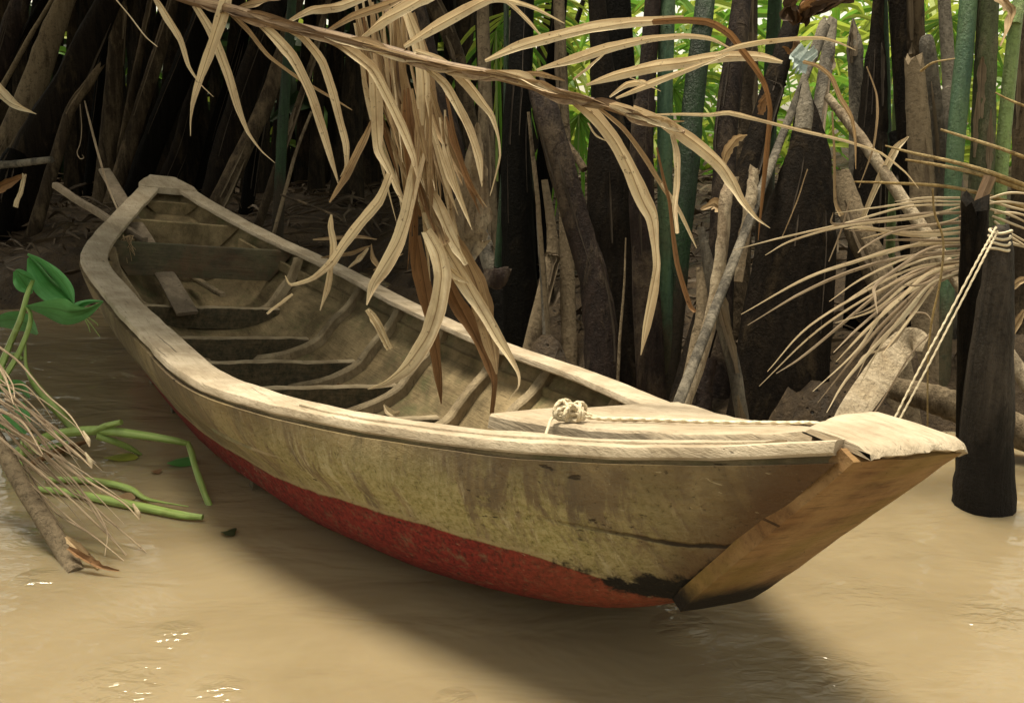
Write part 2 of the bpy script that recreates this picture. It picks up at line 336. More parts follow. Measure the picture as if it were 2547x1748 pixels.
def water_mat():
    m, nt, b = newmat('muddy_water'); g = NT(nt); co = g.coord()
    c = g.mix(g.ramp(g.noise(g.mapp(co, (1.2, 2.2, 1)), 1.0, 5, .6, .8), [(.35, 0), (.7, 1)]), (.205, .16, .094), (.255, .203, .124))
    nt.links.new(c, b.inputs['Base Color']); b.inputs['Roughness'].default_value = .03; b.inputs['IOR'].default_value = 1.4
    b.inputs['Subsurface Weight'].default_value = .6; b.inputs['Subsurface Radius'].default_value = (.12, .08, .04); b.inputs['Subsurface Scale'].default_value = 1.0
    w1 = g.noise(g.mapp(co, (3.2, 7, 1)), 1.0, 3, .5, .6); w2 = g.noise(g.mapp(co, (20, 42, 1)), 1.0, 2, .5, .6)
    patch = g.math('MULTIPLY', g.ramp(g.noise(g.mapp(co, (1.1, 1.6, 1), (3, 1, 0)), 1.0, 3, .5), [(.47, 0), (.68, 1)]), .2)
    for x, y, r in ((2090, 1690, .12), (1700, 1560, .07), (1690, 1480, .05), (300, 1710, .12), (430, 1580, .06), (90, 1440, .06), (110, 1325, .05), (2150, 1480, .14), (2480, 1540, .1), (540, 1720, .06), (1130, 1740, .04)):
        a_, b_ = (x - W / 2) / F, -(y - H / 2) / F; rz = -sp + b_ * cp; t_ = -1.0 / rz
        d_ = g.n.new('ShaderNodeVectorMath'); d_.operation = 'DISTANCE'; nt.links.new(co, d_.inputs[0]); d_.inputs[1].default_value = (a_ * t_, (cp + b_ * sp) * t_, 0)
        patch = g.math('MAXIMUM', patch, g.math('MULTIPLY', g.ramp(d_.outputs['Value'], [(r * .2, 1), (r, 0)]), .9 if r < .13 else .35))
    h = g.math('ADD', g.math('MULTIPLY', w1, .5), g.math('MULTIPLY', g.math('MULTIPLY', w2, patch), .8))
    nt.links.new(g.bump(h, .8, .03), b.inputs['Normal'])
    return m
M['water'] = water_mat()

# ------------------------------------------------------------------ the boat (boat axes: s aft from the bow, u to the near side, z up)
BO = Vector((.50491, 1.17226, .27736))
BM = ((-.5306857, -.8387680, .1218234), (.8475442, -.5262518, .0687594), (.0064366, .1397404, .9901673))
BMW = Matrix(((*BM[0], BO.x), (*BM[1], BO.y), (*BM[2], BO.z), (0, 0, 0, 1)))
BMI = BMW.inverted()
L = 4.76497; ZC = (.18225, -.06666, .14305); CAPW = .10525
BB = [(.12694,), (.37157,), (.59687,), (.60972,), (.61294,), (.59398,), (.38878,), (.08781,)]
def bh(s):
    t = max(0, min(1, s / L)) * 7; i = min(int(t), 6); f = t - i
    e = [2 * BB[0][0] - BB[1][0]] + [q[0] for q in BB] + [2 * BB[7][0] - BB[6][0]]
    p0, p1, p2, p3 = e[i:i + 4]
    return .5 * (2 * p1 + (p2 - p0) * f + (2 * p0 - 5 * p1 + 4 * p2 - p3) * f * f + (3 * p1 - p0 - 3 * p2 + p3) * f ** 3)
def zs(s):
    t = s / L - .45
    return ZC[0] * 4 * t * t + ZC[1] * 8 * t ** 3 + ZC[2] * 16 * t ** 4
def ctl(tab, sg):
    """cubic interpolation in a table of (sigma, values...)"""
    i = 0
    while i < len(tab) - 2 and sg > tab[i + 1][0]: i += 1
    a, b = tab[i], tab[i + 1]; f = max(0, min(1, (sg - a[0]) / (b[0] - a[0])))
    def sl(k, j):
        lo, hi = max(k - 1, 0), min(k + 1, len(tab) - 1)
        return (tab[hi][j] - tab[lo][j]) / (tab[hi][0] - tab[lo][0])
    h = b[0] - a[0]; out = []
    for j in range(1, len(a)):
        m0, m1 = sl(i, j) * h, sl(i + 1, j) * h
        out.append((2 * f ** 3 - 3 * f * f + 1) * a[j] + (f ** 3 - 2 * f * f + f) * m0 + (-2 * f ** 3 + 3 * f * f) * b[j] + (f ** 3 - f * f) * m1)
    return out
CH = [(0, .275, .078, -.075), (.2, .36, .14, -.082), (.3, .425, .2, -.07), (.5, .56, .272, -.068), (.7, .71, .332, -.082), (.95, .92, .39, -.11), (1.25, 1.2, .432, -.162), (1.5, 1.43, .458, -.185), (1.85, 1.77, .488, -.212), (2.2, 2.1, .5, -.222), (3.0, 2.9, .485, -.22), (3.8, 3.6, .39, -.17), (4.4, 4.15, .21, -.07), (L, 4.5, .06, .06)]
KE = [(0, .28, -.085), (.3, .46, -.19), (.6, .75, -.29), (1.0, 1.08, -.365), (1.5, 1.5, -.42), (2.2, 2.1, -.44), (3.0, 2.9, -.43), (3.8, 3.6, -.34), (4.4, 4.15, -.16), (L, 4.5, .03)]
def half_section(sg, inset=0.0, n1=7, n2=9, top=.03):
    """keel -> sheer on the near side: list of (s,u,z,v)"""
    cs, cu, cz = ctl(CH, sg); ks, kz = ctl(KE, sg); b, z = bh(sg) + .004, zs(sg) - top
    ss = sg
    out = []
    for k in range(n1):
        t = k / n1
        an = t * math.pi / 2
        out.append((ks + (cs - ks) * t, cu * (.92 * math.sin(an) + .08 * t), cz + (kz - cz) * (.92 * math.cos(an) + .08 * (1 - t)), .5 * t))
    for k in range(n2 + 1):
        t = k / n2
        bul = .022 * math.sin(math.pi * t) * min(1, sg / .8)
        out.append((cs + (ss - cs) * t, cu + (b - cu) * t + bul * .9, cz + (z - cz) * t - bul * .3, .5 + .5 * t))
    # soften the chine
    for _ in range(2):
        o2 = list(out)
        for k in (n1 - 1, n1, n1 + 1):
            o2[k] = tuple(.25 * out[k - 1][j] + .5 * out[k][j] + .25 * out[k + 1][j] for j in range(3)) + (out[k][3],)
        out = o2
    if inset:
        out = [(q[0], max(0, q[1] - inset * (.3 + .7 * q[3])), q[2] + inset * (1.15 - q[3]), q[3]) for q in out]
    return out
boat = empty('wooden_boat', (0, 0, 0), 'weathered open wooden rowing boat with red bottom paint lying against the muddy bank', 'boat')
boat.matrix_world = BMW
V = Vector
NS = 80
SG = [L * (k / (NS - 1)) for k in range(NS)]
mb = MB()
def hull_shell(flip):
    sgn = -1 if flip else 1; cols = []; uvs = []
    for sg in SG:
        o = half_section(sg); i_ = half_section(sg, .024)
        b, z = bh(sg), zs(sg)
        col = [(q[0], q[1], q[2], q[3]) for q in o]
        col += [(sg, b - .013, z - .03, 1.0), (sg, b - .013, z - .018, 1.0), (sg, b - .027, z - .018, 1.0)]
        ncol = len(col)
        col += [(q[0], q[1], q[2], q[3]) for q in reversed(i_[:-1])]
        cols.append(col)
    n = len(cols[0]); vs, uv = [], []
    for a, col in enumerate(cols):
        for q in col:
            j = .0025 * nz((q[0] * 6, q[1] * 6 * sgn, q[2] * 6)) + .0012 * nz((q[0] * 30, q[1] * 30, q[2] * 30))
            vs.append((q[0], sgn * (q[1] + (j if q[1] > .01 else 0)), q[2] + j)); uv.append((SG[a] / L, q[3]))
    fo, fi = [], []
    for a in range(NS - 1):
        for k in range(n - 1):
            fc = (a * n + k, a * n + k + 1, (a + 1) * n + k + 1, (a + 1) * n + k)
            if flip: fc = fc[::-1]
            (fo if k < 17 else fi).append(fc)
    mb.add(vs, fo, uv, 0); mb.add(vs, fi, uv, 1)
hull_shell(False); hull_shell(True)
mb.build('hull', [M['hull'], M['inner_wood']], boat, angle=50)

def rect_ring(s, u0, u1, z0, z1, bev=.005, s2=None):
    """section across u/z at station s with rounded corners; u0<u1, z0<z1"""
    b = bev
    pts = [(u0 + b, z0), (u1 - b, z0), (u1, z0 + b), (u1, z1 - b), (u1 - b * .3, z1 - b * .3), (u1 - b, z1), ((u0 + u1) / 2, z1), (u0 + b, z1), (u0 + b * .3, z1 - b * .3), (u0, z1 - b), (u0, z0 + b)]
    return [V((s if s2 is None else s + (s2 - s) * (p[0] - u0) / (u1 - u0), p[0], p[1])) for p in pts]
def worn(rings, a=.003, f=9.0):
    sd = random.random() * 40
    return [[p + V((0, nz((p.x * f + sd, p.y * f, p.z * f)), nz((p.x * f, p.y * f + sd, p.z * f)))) * a + V((0, 1, 1)) * (a * .5 * nz((p.x * f * 4, p.y * f * 4, sd))) for p in r] for r in rings]
# gunwale caps
for sgn in (1, -1):
    m_ = MB(); rings = []
    n = 120
    s0, s1 = .006, L - .1
    for k in range(n):
        s = s0 + (s1 - s0) * k / (n - 1); b = bh(s); w = min(CAPW, b - .015) if sgn > 0 else min(CAPW * .98, b - .015)
        z = zs(s); a0, a1 = sgn * b, sgn * (b - w)
        rings.append(rect_ring(s, min(a0, a1), max(a0, a1), z - .022, z, .0045))
    m_.ringloft(worn(rings, .0026)); ob = m_.build('gunwale', M['deck_wood'], boat, angle=35)
# stern platform: flat end board joining the two caps, with cut corners
m_ = MB(); rings = []
for s, hw in ((L - .15, .155), (L - .1, .148), (L - .05, .115), (L - .015, .085), (L + .02, .075), (L + .03, .062)):
    rings.append(rect_ring(s, -hw, hw, zs(min(s, L)) - .032, zs(min(s, L)) + .004, .008))
m_.ringloft(worn(rings)); m_.build('stern_board', M['deck_wood'], boat, angle=35)
# stern end plate closing the hull
m_ = MB(); e = half_section(L)
front = [V((q[0] + .002, q[1], q[2])) for q in e] + [V((q[0] + .002, -q[1], q[2])) for q in reversed(e[1:])]
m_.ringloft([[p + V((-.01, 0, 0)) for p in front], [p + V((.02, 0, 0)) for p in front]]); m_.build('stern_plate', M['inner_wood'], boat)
# bow board: raked face plank with thickness, near top corner worn
m_ = MB(); rings = []
N_ = 14
for k in range(N_):
    t = k / (N_ - 1)                       # 0 foot, 1 top
    s = .285 + (-.004 - .285) * t; z = -.095 + (zs(0) - .024 + .095) * t; hw = .097 + (.124 - .097) * t
    if t < .1: hw *= .9 + .1 * t / .1
    th = V((.024, 0, .012)); ring = []
    for a, (uu, q) in enumerate(((-1, 0), (-.5, 0), (0, 0), (.5, 0), (1, 0), (1, .5), (1, 1), (0, 1), (-1, 1), (-1, .5))):
        ring.append(V((s - .02, uu * hw + .002 * nz((t * 7, uu, 3)), z)) + th * q + V((-.004 * (1 - uu * uu) * (1 - q), 0, 0)))
    rings.append(ring)
m_.ringloft(worn(rings, .004, 14)); m_.build('bow_board', M['bow_wood'], boat, angle=35)
# second layer of plank showing along the far edge of the bow board
m_ = MB(); rings = []
for k in range(16):
    t = k / 15; s = .285 - .285 * t; z = -.06 + (zs(0) + .0) * t; u = -(.083 + (.128 - .083) * t)
    rings.append([V((s + a + .012, u - c + .004 * nz((t * 12, a, c)), z + a * .9)) for a, c in ((.0, -.03), (.004, .006), (.022, .007), (.026, -.03))])
m_.ringloft(worn(rings, .004, 18)); m_.build('edge_strip', M['rib_wood'], boat, angle=35)
# head block across the bow
m_ = MB(); rings = []
for k in range(26):
    f = k / 25; u = .112 - .243 * f; z = zs(.02) + .006 - .003 * max(0, .12 - f) / .12 - .012 * max(0, f - .9) / .1
    th = (.006 + .014 * min(1, f / .22)) * (1 + .2 * nz((u * 30, 4, 4))); a0 = -.037 + .006 * max(0, f - .92) / .08; a1 = .075 + .045 * min(1, f / .5)
    j = .009 * nz((u * 45, 2, 1)) + .004 * nz((u * 130, 2, 1)); zb = z - th
    rings.append([V((a0 + .014, u, zb)), V((a0 + .004 + j, u, zb + th * .3)), V((a0 + j, u, z - .012)), V((a0 + .006, u, z - .004)), V((a0 + .02, u, z + .001)), V(((a0 + a1) / 2, u, z + .003)), V((a1 - .012, u, z + .001)), V((a1, u, z - .008)), V((a1, u, zb))])
m_.ringloft(worn(rings, .003, 16)); m_.build('head_block', M['deck_wood'], boat, angle=60)
# foredeck boards
def plank(name, left, right, z1, z0, mat, n=26, aft=None):
    """left/right: (s,u) polylines with the same count; runs from first to last point"""
    m2 = MB(); rings = []
    A, B = cr(left, n), cr(right, n)
    for a, b in zip(A, B):
        sa, ua, sb, ub = a[0], a[1], b[0], b[1]; ring = []
        za, zb = zs(max(0, sa)), zs(max(0, sb))
        for t, zt in ((0, z0), (0, z1 - .005), (.02, z1), (.5, z1 + .001), (.98, z1), (1, z1 - .005), (1, z0)):
            ring.append(V((sa + (sb - sa) * t, ua + (ub - ua) * t, za + (zb - za) * t + zt)))
        rings.append(ring)
    m2.ringloft(worn(rings, .0035, 12)); return m2.build(name, mat, boat, angle=35)
plank('deck_plank', [(1.06, .47), (.9, .385), (.7, .29), (.4, .165), (.13, .07)], [(1.05, .478), (.9, .432), (.7, .345), (.4, .225), (.13, .118)], .004, -.026, M['deck_wood'])
plank('deck_plank', [(.835, -.1), (.5, -.07), (.1, -.03)], [(.79, .172), (.5, .135), (.1, .055)], .014, -.016, M['deck_wood'])
plank('deck_plank', [(.87, -.435), (.7, -.37), (.4, -.235), (.1, -.128)], [(.838, -.106), (.65, -.088), (.4, -.066), (.1, -.036)], .011, -.018, M['deck_wood'])
# inner hull profile for timbers and ribs
def inner_at(s_):
    sec = None
    lo = min(SG, key=lambda q: abs(half_section(q, .024)[7][0] - s_)); return half_section(lo, .024)
def u_at(sec, z):
    for a, b in zip(sec[:-1], sec[1:]):
        if a[2] <= z <= b[2] or b[2] <= z <= a[2]:
            f = (z - a[2]) / (b[2] - a[2] + 1e-9); return a[1] + (b[1] - a[1]) * f
    return sec[-1][1]
# floor timbers
for st, zt in ((3.62, -.195), (3.24, -.262), (2.82, -.272), (2.42, -.275), (2.02, -.285), (1.62, -.27)):
    sec = inner_at(st); hw = u_at(sec, zt - .03) + .006; m_ = MB(); rings = []
    for k in range(24):
        u = -hw + 2 * hw * k / 23; zb = zt - .105
        th = .019 + .002 * nz((u * 8, st, 0)); zz = zt + .004 * nz((u * 5, st * 3, 1))
        rings.append([V((st - th, u, zb)), V((st - th, u, zz - .006)), V((st - th + .006, u, zz)), V((st + th - .006, u, zz)), V((st + th, u, zz - .006)), V((st + th, u, zb))])
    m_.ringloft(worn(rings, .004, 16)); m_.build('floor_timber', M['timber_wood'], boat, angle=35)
# ribs, up both sides
for st in (3.66, 3.16, 2.75, 2.35, 1.93, 1.62, 1.2):
    for sgn in (1, -1):
        sec = [q for q in inner_at(st)]
        pts = [(q[1], q[2]) for q in sec]
        foot = .09 + .02 * random.random()
        pts = [q for q in pts if q[0] > foot]
        pts = [(foot, pts[0][1] + .004)] + pts
        pts = [tuple(q) for q in cr(pts, 26)]; m_ = MB(); rings = []
        top = zs(st) - .024
        for k, (u, z) in enumerate(pts):
            t = k / 25; k0, k1 = max(0, k - 1), min(25, k + 1)
            T = V((0, pts[k1][0] - pts[k0][0], pts[k1][1] - pts[k0][1])).normalized(); Nn = V((0, -T.z, T.y))
            h = .05 * (1 - .35 * t) * min(1, .35 + t * 8); w = .023
            p = V((st, u, z)) - Nn * .004
            ss = st + .014 * math.sin(t * 2.2)
            ring = [V((ss - w, p.y, p.z)), V((ss - w, p.y, p.z)) + Nn * (h - .006), V((ss - w + .006, p.y, p.z)) + Nn * h, V((ss + w - .006, p.y, p.z)) + Nn * h, V((ss + w, p.y, p.z)) + Nn * (h - .006), V((ss + w, p.y, p.z))]
            rings.append([V((q.x, sgn * q.y, min(q.z, top + .002 * (q.x - ss)))) for q in ring])
        if sgn < 0: rings = [r[::-1] for r in rings]
        m_.ringloft(worn(rings, .003, 16)); m_.build('rib', M['rib_wood'], boat, angle=35)
# bottom stringer planks seen on the sides (inner lap strips)
for sgn in (1, -1):
    m_ = MB(); rings = []
    for k in range(60):
        s = 1.0 + 3.1 * k / 59; sec = inner_at(s); q = sec[12]
        rings.append([V((s, sgn * (q[1] + .004), q[2] - .025)), V((s, sgn * (q[1] - .008), q[2] - .022)), V((s, sgn * (q[1] - .007), q[2] + .022)), V((s, sgn * (q[1] + .006), q[2] + .026))])
    if sgn < 0: rings = [r[::-1] for r in rings]
    m_.ringloft(worn(rings, .002)); m_.build('stringer', M['inner_wood'], boat, angle=35)
# cross boards near the stern
def cross(name, s, ztop, zbot, mat, th=.018, lean=0.0, low_arch=0.0, extra=.0):
    sec = inner_at(s); m2 = MB(); rings = []; hw0 = min(bh(s) - .03, 9)
    hw0 += extra
    for k in range(30):
        c = -1 + 2 * k / 29; uu = c * hw0
        hwb = min(hw0, u_at(sec, zbot) + .004); ub = c * hwb
        zb = zbot + low_arch * (1 - c * c)
        zt = ztop + .003 * nz((uu * 6, s, 3))
        rings.append([V((s - th, ub, zb)), V((s - th + lean, uu, zt - .005)), V((s - th + .005 + lean, uu, zt)), V((s + th - .005 + lean, uu, zt)), V((s + th + lean, uu, zt - .005)), V((s + th, ub, zb))])
    m2.ringloft(worn(rings, .003, 14)); return m2.build(name, mat, boat, angle=35)
cross('thwart_board', 3.82, zs(3.82) - .032, zs(3.82) - .19, M['board_wood'])
cross('thwart_board', 4.25, zs(4.25) - .046, zs(4.25) - .21, M['inner_wood'])
cross('thwart_board', 4.56, zs(4.56) - .05, zs(4.56) - .12, M['inner_wood'])
cross('floor_timber', 4.12, -.1, -.16, M['rib_wood'])
# sloping stern sheets behind the aft board
plankz = MB(); rings = []
for k in range(10):
    s = 4.27 + .3 * k / 9; z = zs(s) - .13 + .02 * k / 9; hw = u_at(inner_at(s - .2), z) * .9
    rings.append([V((s, -hw, z - .015)), V((s, hw, z - .015)), V((s, hw, z)), V((s, -hw, z))])
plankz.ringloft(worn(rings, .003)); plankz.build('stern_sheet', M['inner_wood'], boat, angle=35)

# ------------------------------------------------------------------ mud bank
def keel_limit(x, y):
    q = BMI @ V((x, y, .1)); s, u = q.x, q.y
    if -.15 < s < L + .1 and abs(u) < bh(max(0, min(L, s))) + .06:
        ks, kz = ctl(KE, max(0, min(L, s))); cu, cz = ctl(CH, max(0, min(L, s)))[1:]
        z = kz + (cz - kz) * min(1, abs(u) / max(cu, .05))
        if abs(u) > cu: z = cz + (abs(u) - cu) * 1.2
        return (BMW @ V((s, u, z))).z - .05
    return 9
def bank_raw(x, y):
    q1 = (x - .95) * .85 + (y - 2.5) * .53
    q2 = y - (2.62 + .22 * (x - .9))
    q3 = y - 4.72 - .12 * (x + 2.4) if x < -1 else -1
    q = max(min(q1, q2), q3) + .22 * nz((x * 1.3, y * 1.3, 0)) + .08 * nz((x * 4, y * 4, 5))
    if q < 0: return -.05 + q * .5
    z = -.05 + .34 * (1 - math.exp(-q / .45)) + .03 * q
    z += .09 * nz((x * 2.2, y * 2.2, 3)) * min(1, q * 2) + .035 * nz((x * 7, y * 7, 9)) + .016 * nz((x * 19, y * 19, 2)) + .008 * nz((x * 43, y * 43, 2))
    return z
MOUNDS = [(.93, 2.6, .13, .3), (.1, 3.12, .12, .36), (.3, 3.3, .2, .15), (1.75, 2.9, .2, .2), (-.6, 4.45, .28, .16), (1.25, 2.95, .15, .15)]
def bank(x, y):
    z = bank_raw(x, y)
    for mx, my, r, h in MOUNDS: z += h * math.exp(-((x - mx) ** 2 + (y - my) ** 2) / (2 * r * r)) * (1 + .35 * nz((x * 14, y * 14, 1)) + .15 * nz((x * 40, y * 40, 1)))
    return min(z, keel_limit(x, y))
mb = MB(); vs, fs = [], []
xs = []; x = -14.0
while x < 14: xs.append(x); x += .035 if -.6 < x < 1.6 else (.06 if -3.6 < x < 3.0 else .35)
ys = []; y = 1.2
while y < 40: ys.append(y); y += .035 if 2.2 < y < 3.7 else .06 if y < 6.3 else (.25 if y < 12 else 2)
for y in ys:
    for x in xs: vs.append((x, y, bank(x, y)))
n = len(xs)
for j in range(len(ys) - 1):
    for i in range(n - 1): fs.append((j * n + i, j * n + i + 1, (j + 1) * n + i + 1, (j + 1) * n + i))
mb.add(vs, fs); tag(mb.build('mud_bank', M['mud'], angle=180), 'brown wet mud bank behind the boat', None, None, 'structure')
def water_mesh():
    import bmesh
    loop = []
    for sgn in (1, -1):
        row = []
        for sg in SG:
            sec = [BMW @ V((q[0], sgn * (q[1] - .008), q[2])) for q in half_section(sg)]
            for p, q in zip(sec[:-1], sec[1:]):
                if p.z <= 0 < q.z:
                    f = -p.z / (q.z - p.z); row.append((p.x + (q.x - p.x) * f, p.y + (q.y - p.y) * f)); break
        loop += row if sgn > 0 else row[::-1]
    bm = bmesh.new()
    for ring in (loop, [(-60, -12), (60, -12), (60, 60), (-60, 60)]):
        v_ = [bm.verts.new((x, y, 0)) for x, y in ring]
        for i in range(len(v_)): bm.edges.new((v_[i], v_[(i + 1) % len(v_)]))
    bmesh.ops.triangle_fill(bm, use_beauty=True, use_dissolve=False, edges=bm.edges[:])
    for f in bm.faces:
        if f.normal.z < 0: f.normal_flip()
    out = ([tuple(v.co) for v in bm.verts], [tuple(v.index for v in f.verts) for f in bm.faces]) if not bm.verts.index_update() else None
    bm.free(); return out
mb = MB(); mb.add(*water_mesh())
tag(mb.build('water', M['water']), 'still muddy brown river water', None, None, 'structure')
mb = MB(); mb.add([(-300, -300, -.8), (300, -300, -.8), (300, 600, -.8), (-300, 600, -.8)], [(0, 1, 2, 3)])
tag(mb.build('river_bed', M['mud']), 'mud under the water', None, None, 'structure')

# ------------------------------------------------------------------ palm stalks
def Yf(x): return max(2.75, min(6.1, 5.95 - (x - 420) * .00262))
STEMS = []
def stem(label, z, pts, wid, mat, dY=0.0, lean=0.0, flat=.75, top=True, group=None, name='palm_stalk', cat='palm stalk', rough=.1, ragged=False, pointed=False, ridge=.04, ext=True, Y=None, seg=14, ztop=2.5):
    """stalk traced base -> top; lean: how much farther its top stands than its foot"""
    q = px(z, pts); k = ZO[z][0]
    Y0 = Yf(q[0][0]) + dY if Y is None else Y
    n = len(q); W3 = []
    for i, (x, y) in enumerate(q): W3.append(P(x, y, Y0 + lean * i / (n - 1)))
    wd = [(w / k) * dep(p) / F for w, p in zip([lin(wid, i / (n - 1)) for i in range(n)], W3)]
    if ext:
        d = (W3[0] - W3[1]).normalized()
        if d.z > -.35: d = (d + V((0, 0, -.6))).normalized()
        p = W3[0]; k2 = 0
        while p.z > bank(p.x, p.y) - .12 and k2 < 60 and p.z > -.35: p = p + d * .05; k2 += 1
        if k2 > 1: W3.insert(0, p); wd.insert(0, wd[0] * (1.08 if k2 < 10 else 1.25))
    if top and W3[-1].z < ztop:
        d = (W3[-1] - W3[-2]).normalized()
        if d.z > .3:
            t = (ztop - W3[-1].z) / d.z; W3.append(W3[-1] + d * t); wd.append(wd[-1] * .8)
    if pointed: wd[-1] = .008
    m2 = MB(); m2.tube(W3, wd, n=30, seg=seg, flat=flat, rough=rough, rs=7, ridge=ridge)
    if ragged:
        o = len(m2.v) - seg
        T = (W3[-1] - W3[-2]).normalized()
        for j in range(seg): m2.v[o + j] += T * wd[-1] * random.uniform(-.5, .6)
    ob = m2.build(name, M[mat], origin=W3[0])
    STEMS.append(ob)
    if ext and name == 'palm_stalk' and mat in ('dark', 'purple', 'brown', 'tan', 'grey', 'olive', 'black') and wd[1] > .04:
        rs_ = random.getstate(); qq = [V(p) for p in cr(W3, 40)]; ww_ = [lin(wd, i / 39) for i in range(40)]
        for _ in range(random.choice((1, 2, 2, 3, 4))):
            i0 = random.randint(3, 26); i1 = min(39, i0 + random.randint(6, 15)); off = random.uniform(-.42, .42); ps = []
            for i in range(i0, i1 + 1, 2):
                f = (i - i0) / (i1 - i0); fc = (CAM - qq[i]).normalized(); T = (qq[min(39, i + 1)] - qq[max(0, i - 1)]).normalized(); S = T.cross(fc).normalized()
                ps.append(qq[i] + S * off * ww_[i] + fc * (ww_[i] * .5 * flat * math.sqrt(1 - off * off * 3.2) + .004 + .03 * f ** 3 * random.random()))
            if len(ps) > 2:
                mh = MB(); w_ = random.uniform(.008, .03) * (.45 if mat in ('dark', 'black', 'purple') else 1); mh.ribbon(ps, [w_ * .5, w_, w_ * .9, w_ * .15], n=16, fold=.3, roll=random.uniform(-.5, .5), wav=.5, irr=.4)
                mh.build('husk_strip', M['husk' if mat in ('brown', 'tan', 'grey', 'olive') else 'husk_dark'], ob, W3[0])
        random.setstate(rs_)
    return tag(ob, label, cat, group)

# left of the boat
stem('thick silt coated stalk leaning right at far left, behind the black one', 'A', [(-60, 1150), (40, 950), (190, 640), (330, 250), (430, 0)], [150, 150, 165, 145, 120], 'tan', .0, .3)
stem('broad black stalk with a pale upper edge leaning across the left corner', 'A', [(120, 1350), (235, 960), (460, 560), (610, 240), (735, -20)], [250, 235, 190, 180, 150], 'dark', -.25, .3)
stem('broken side stub with a raw brown tip beside the broad black stalk', 'A', [(400, 950), (470, 720), (580, 560), (665, 435)], [75, 62, 58, 40], 'brown', -.3, .1, top=False, ragged=True)
stem('reddish brown stalk in the top left corner', 'A', [(-90, 640), (20, 380), (100, 120), (150, -20)], [110, 120, 130, 110], 'purple', .5, .2)
stem('thin pale dry stick between the two leftmost thick stalks', 'A', [(95, 430), (200, 240), (320, 40)], [32, 30, 24], 'tan', .3, .2)
stem('slim black stalk behind the pale stick at top left', 'A', [(20, 560), (150, 270), (290, 0)], [60, 55, 50], 'dark', .6, .2)
stem('upright brown stalk standing left of the stern', 'A', [(700, 1120), (735, 800), (768, 400), (790, 60), (795, -20)], [115, 115, 110, 95, 80], 'brown', .55, .1)
stem('slim brown stalk close right of the upright brown one', 'A', [(800, 1010), (870, 640), (935, 320), (1000, -10)], [55, 52, 46, 40], 'brown', .8, .2)
stem('long brown stalk with a lit left edge leaning right behind the stern', 'A', [(770, 1260), (860, 960), (985, 560), (1080, 260), (1150, 0)], [105, 100, 92, 85, 70], 'brown', .45, .3)
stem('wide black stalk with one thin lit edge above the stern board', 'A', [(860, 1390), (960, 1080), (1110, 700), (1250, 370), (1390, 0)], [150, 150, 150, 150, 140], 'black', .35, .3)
stem('faint brown stalk sunk in shadow right of the stern board', 'A', [(1100, 1200), (1200, 960), (1290, 620), (1400, 260), (1450, 0)], [120, 120, 110, 100, 90], 'dark', .8, .3)
stem('short dark green stalk near the top behind the dry leaves', 'A', [(1230, 760), (1285, 400), (1320, 100), (1330, -10)], [50, 48, 44, 40], 'green', 1.2, .1)
stem('broad dark brown stalk leaning right over the stern gunwale', 'A', [(1440, 1190), (1540, 830), (1660, 480), (1780, 150), (1830, 0)], [170, 170, 165, 150, 130], 'dark', .3, .4)
stem('silt brown stalk rising from the gunwale behind the stern', 'A', [(1450, 1330), (1590, 1040), (1740, 730), (1850, 420), (1930, 130)], [120, 110, 105, 100, 90], 'brown', .15, .4)
stem('thin upright dark green stalk left of the hanging leaves', 'A', [(1850, 1240), (1870, 850), (1900, 450), (1925, 100)], [70, 70, 66, 60], 'green', .1, .1)
stem('slim tan stalk behind the left hanging leaves', 'A', [(1850, 1060), (1930, 820), (2050, 460), (2120, 200)], [52, 48, 44, 40], 'brown', .25, .2)
stem('thin tan cane standing just behind the far gunwale at left', 'A', [(1880, 1290), (1960, 1000), (2060, 740)], [24, 22, 16], 'tan', -.1, .2, top=False)
stem('black upright trunk against the light at top left', 'A', [(520, 500), (530, 250), (540, 0)], [95, 90, 85], 'black', 2.2)
stem('black stalk in the gap beside the leftmost green light', 'A', [(-20, 330), (60, 120), (90, 0)], [70, 60, 55], 'green', 2.4, .1)
stem('dim stalk in the darkness between stern and hanging leaves', 'A', [(1640, 1300), (1700, 900), (1790, 500), (1860, 150)], [90, 90, 80, 70], 'black', .9, .2)
stem('dim narrow stalk behind the broad dark brown one', 'A', [(1330, 1250), (1430, 850), (1560, 430), (1640, 120)], [95, 90, 80, 70], 'black', 1.3, .2)
stem('black stalk base at the left water edge under the frond', 'D', [(-40, 640), (10, 300), (60, 60), (110, -60)], [150, 170, 150, 120], 'black', -.55, .15, top=False)
stem('dim stalk left of the upright brown one', 'A', [(600, 1250), (640, 850), (690, 400), (720, 60)], [90, 85, 80, 70], 'black', .9, .1)
# centre
stem('dark brown trunk leaning right behind the hanging leaf bundle', 'B', [(880, 1150), (830, 860), (760, 600), (700, 380), (640, 130)], [130, 130, 125, 110, 100], 'purple', .2, .3)
stem('tan brown bent stalk crossing behind the upper leaflets', 'B', [(900, 520), (870, 360), (790, 160), (700, -10)], [95, 95, 105, 110], 'brown', .9, .1)
stem('glossy black cylinder stalk with a bright streak at top centre', 'B', [(1050, 700), (1035, 380), (1020, 40), (1015, -30)], [84, 82, 78, 70], 'black', .7, .05, flat=1, rough=.03, ridge=0)
stem('tall tan stalk right of the crumpled hanging sheath', 'B', [(1085, 1560), (1070, 1180), (1055, 780), (1045, 420)], [105, 105, 100, 85], 'tan', .3, .2)
stem('bright green shoot beside the tall tan stalk', 'B', [(1140, 1600), (1165, 1250), (1185, 900), (1185, 600)], [52, 52, 46, 36], 'green', .02, .1)
stem('stump with a ragged brown top against green light', 'B', [(1255, 620), (1250, 330), (1243, 135)], [110, 106, 95], 'grey', .75, .1, top=False, ragged=True)
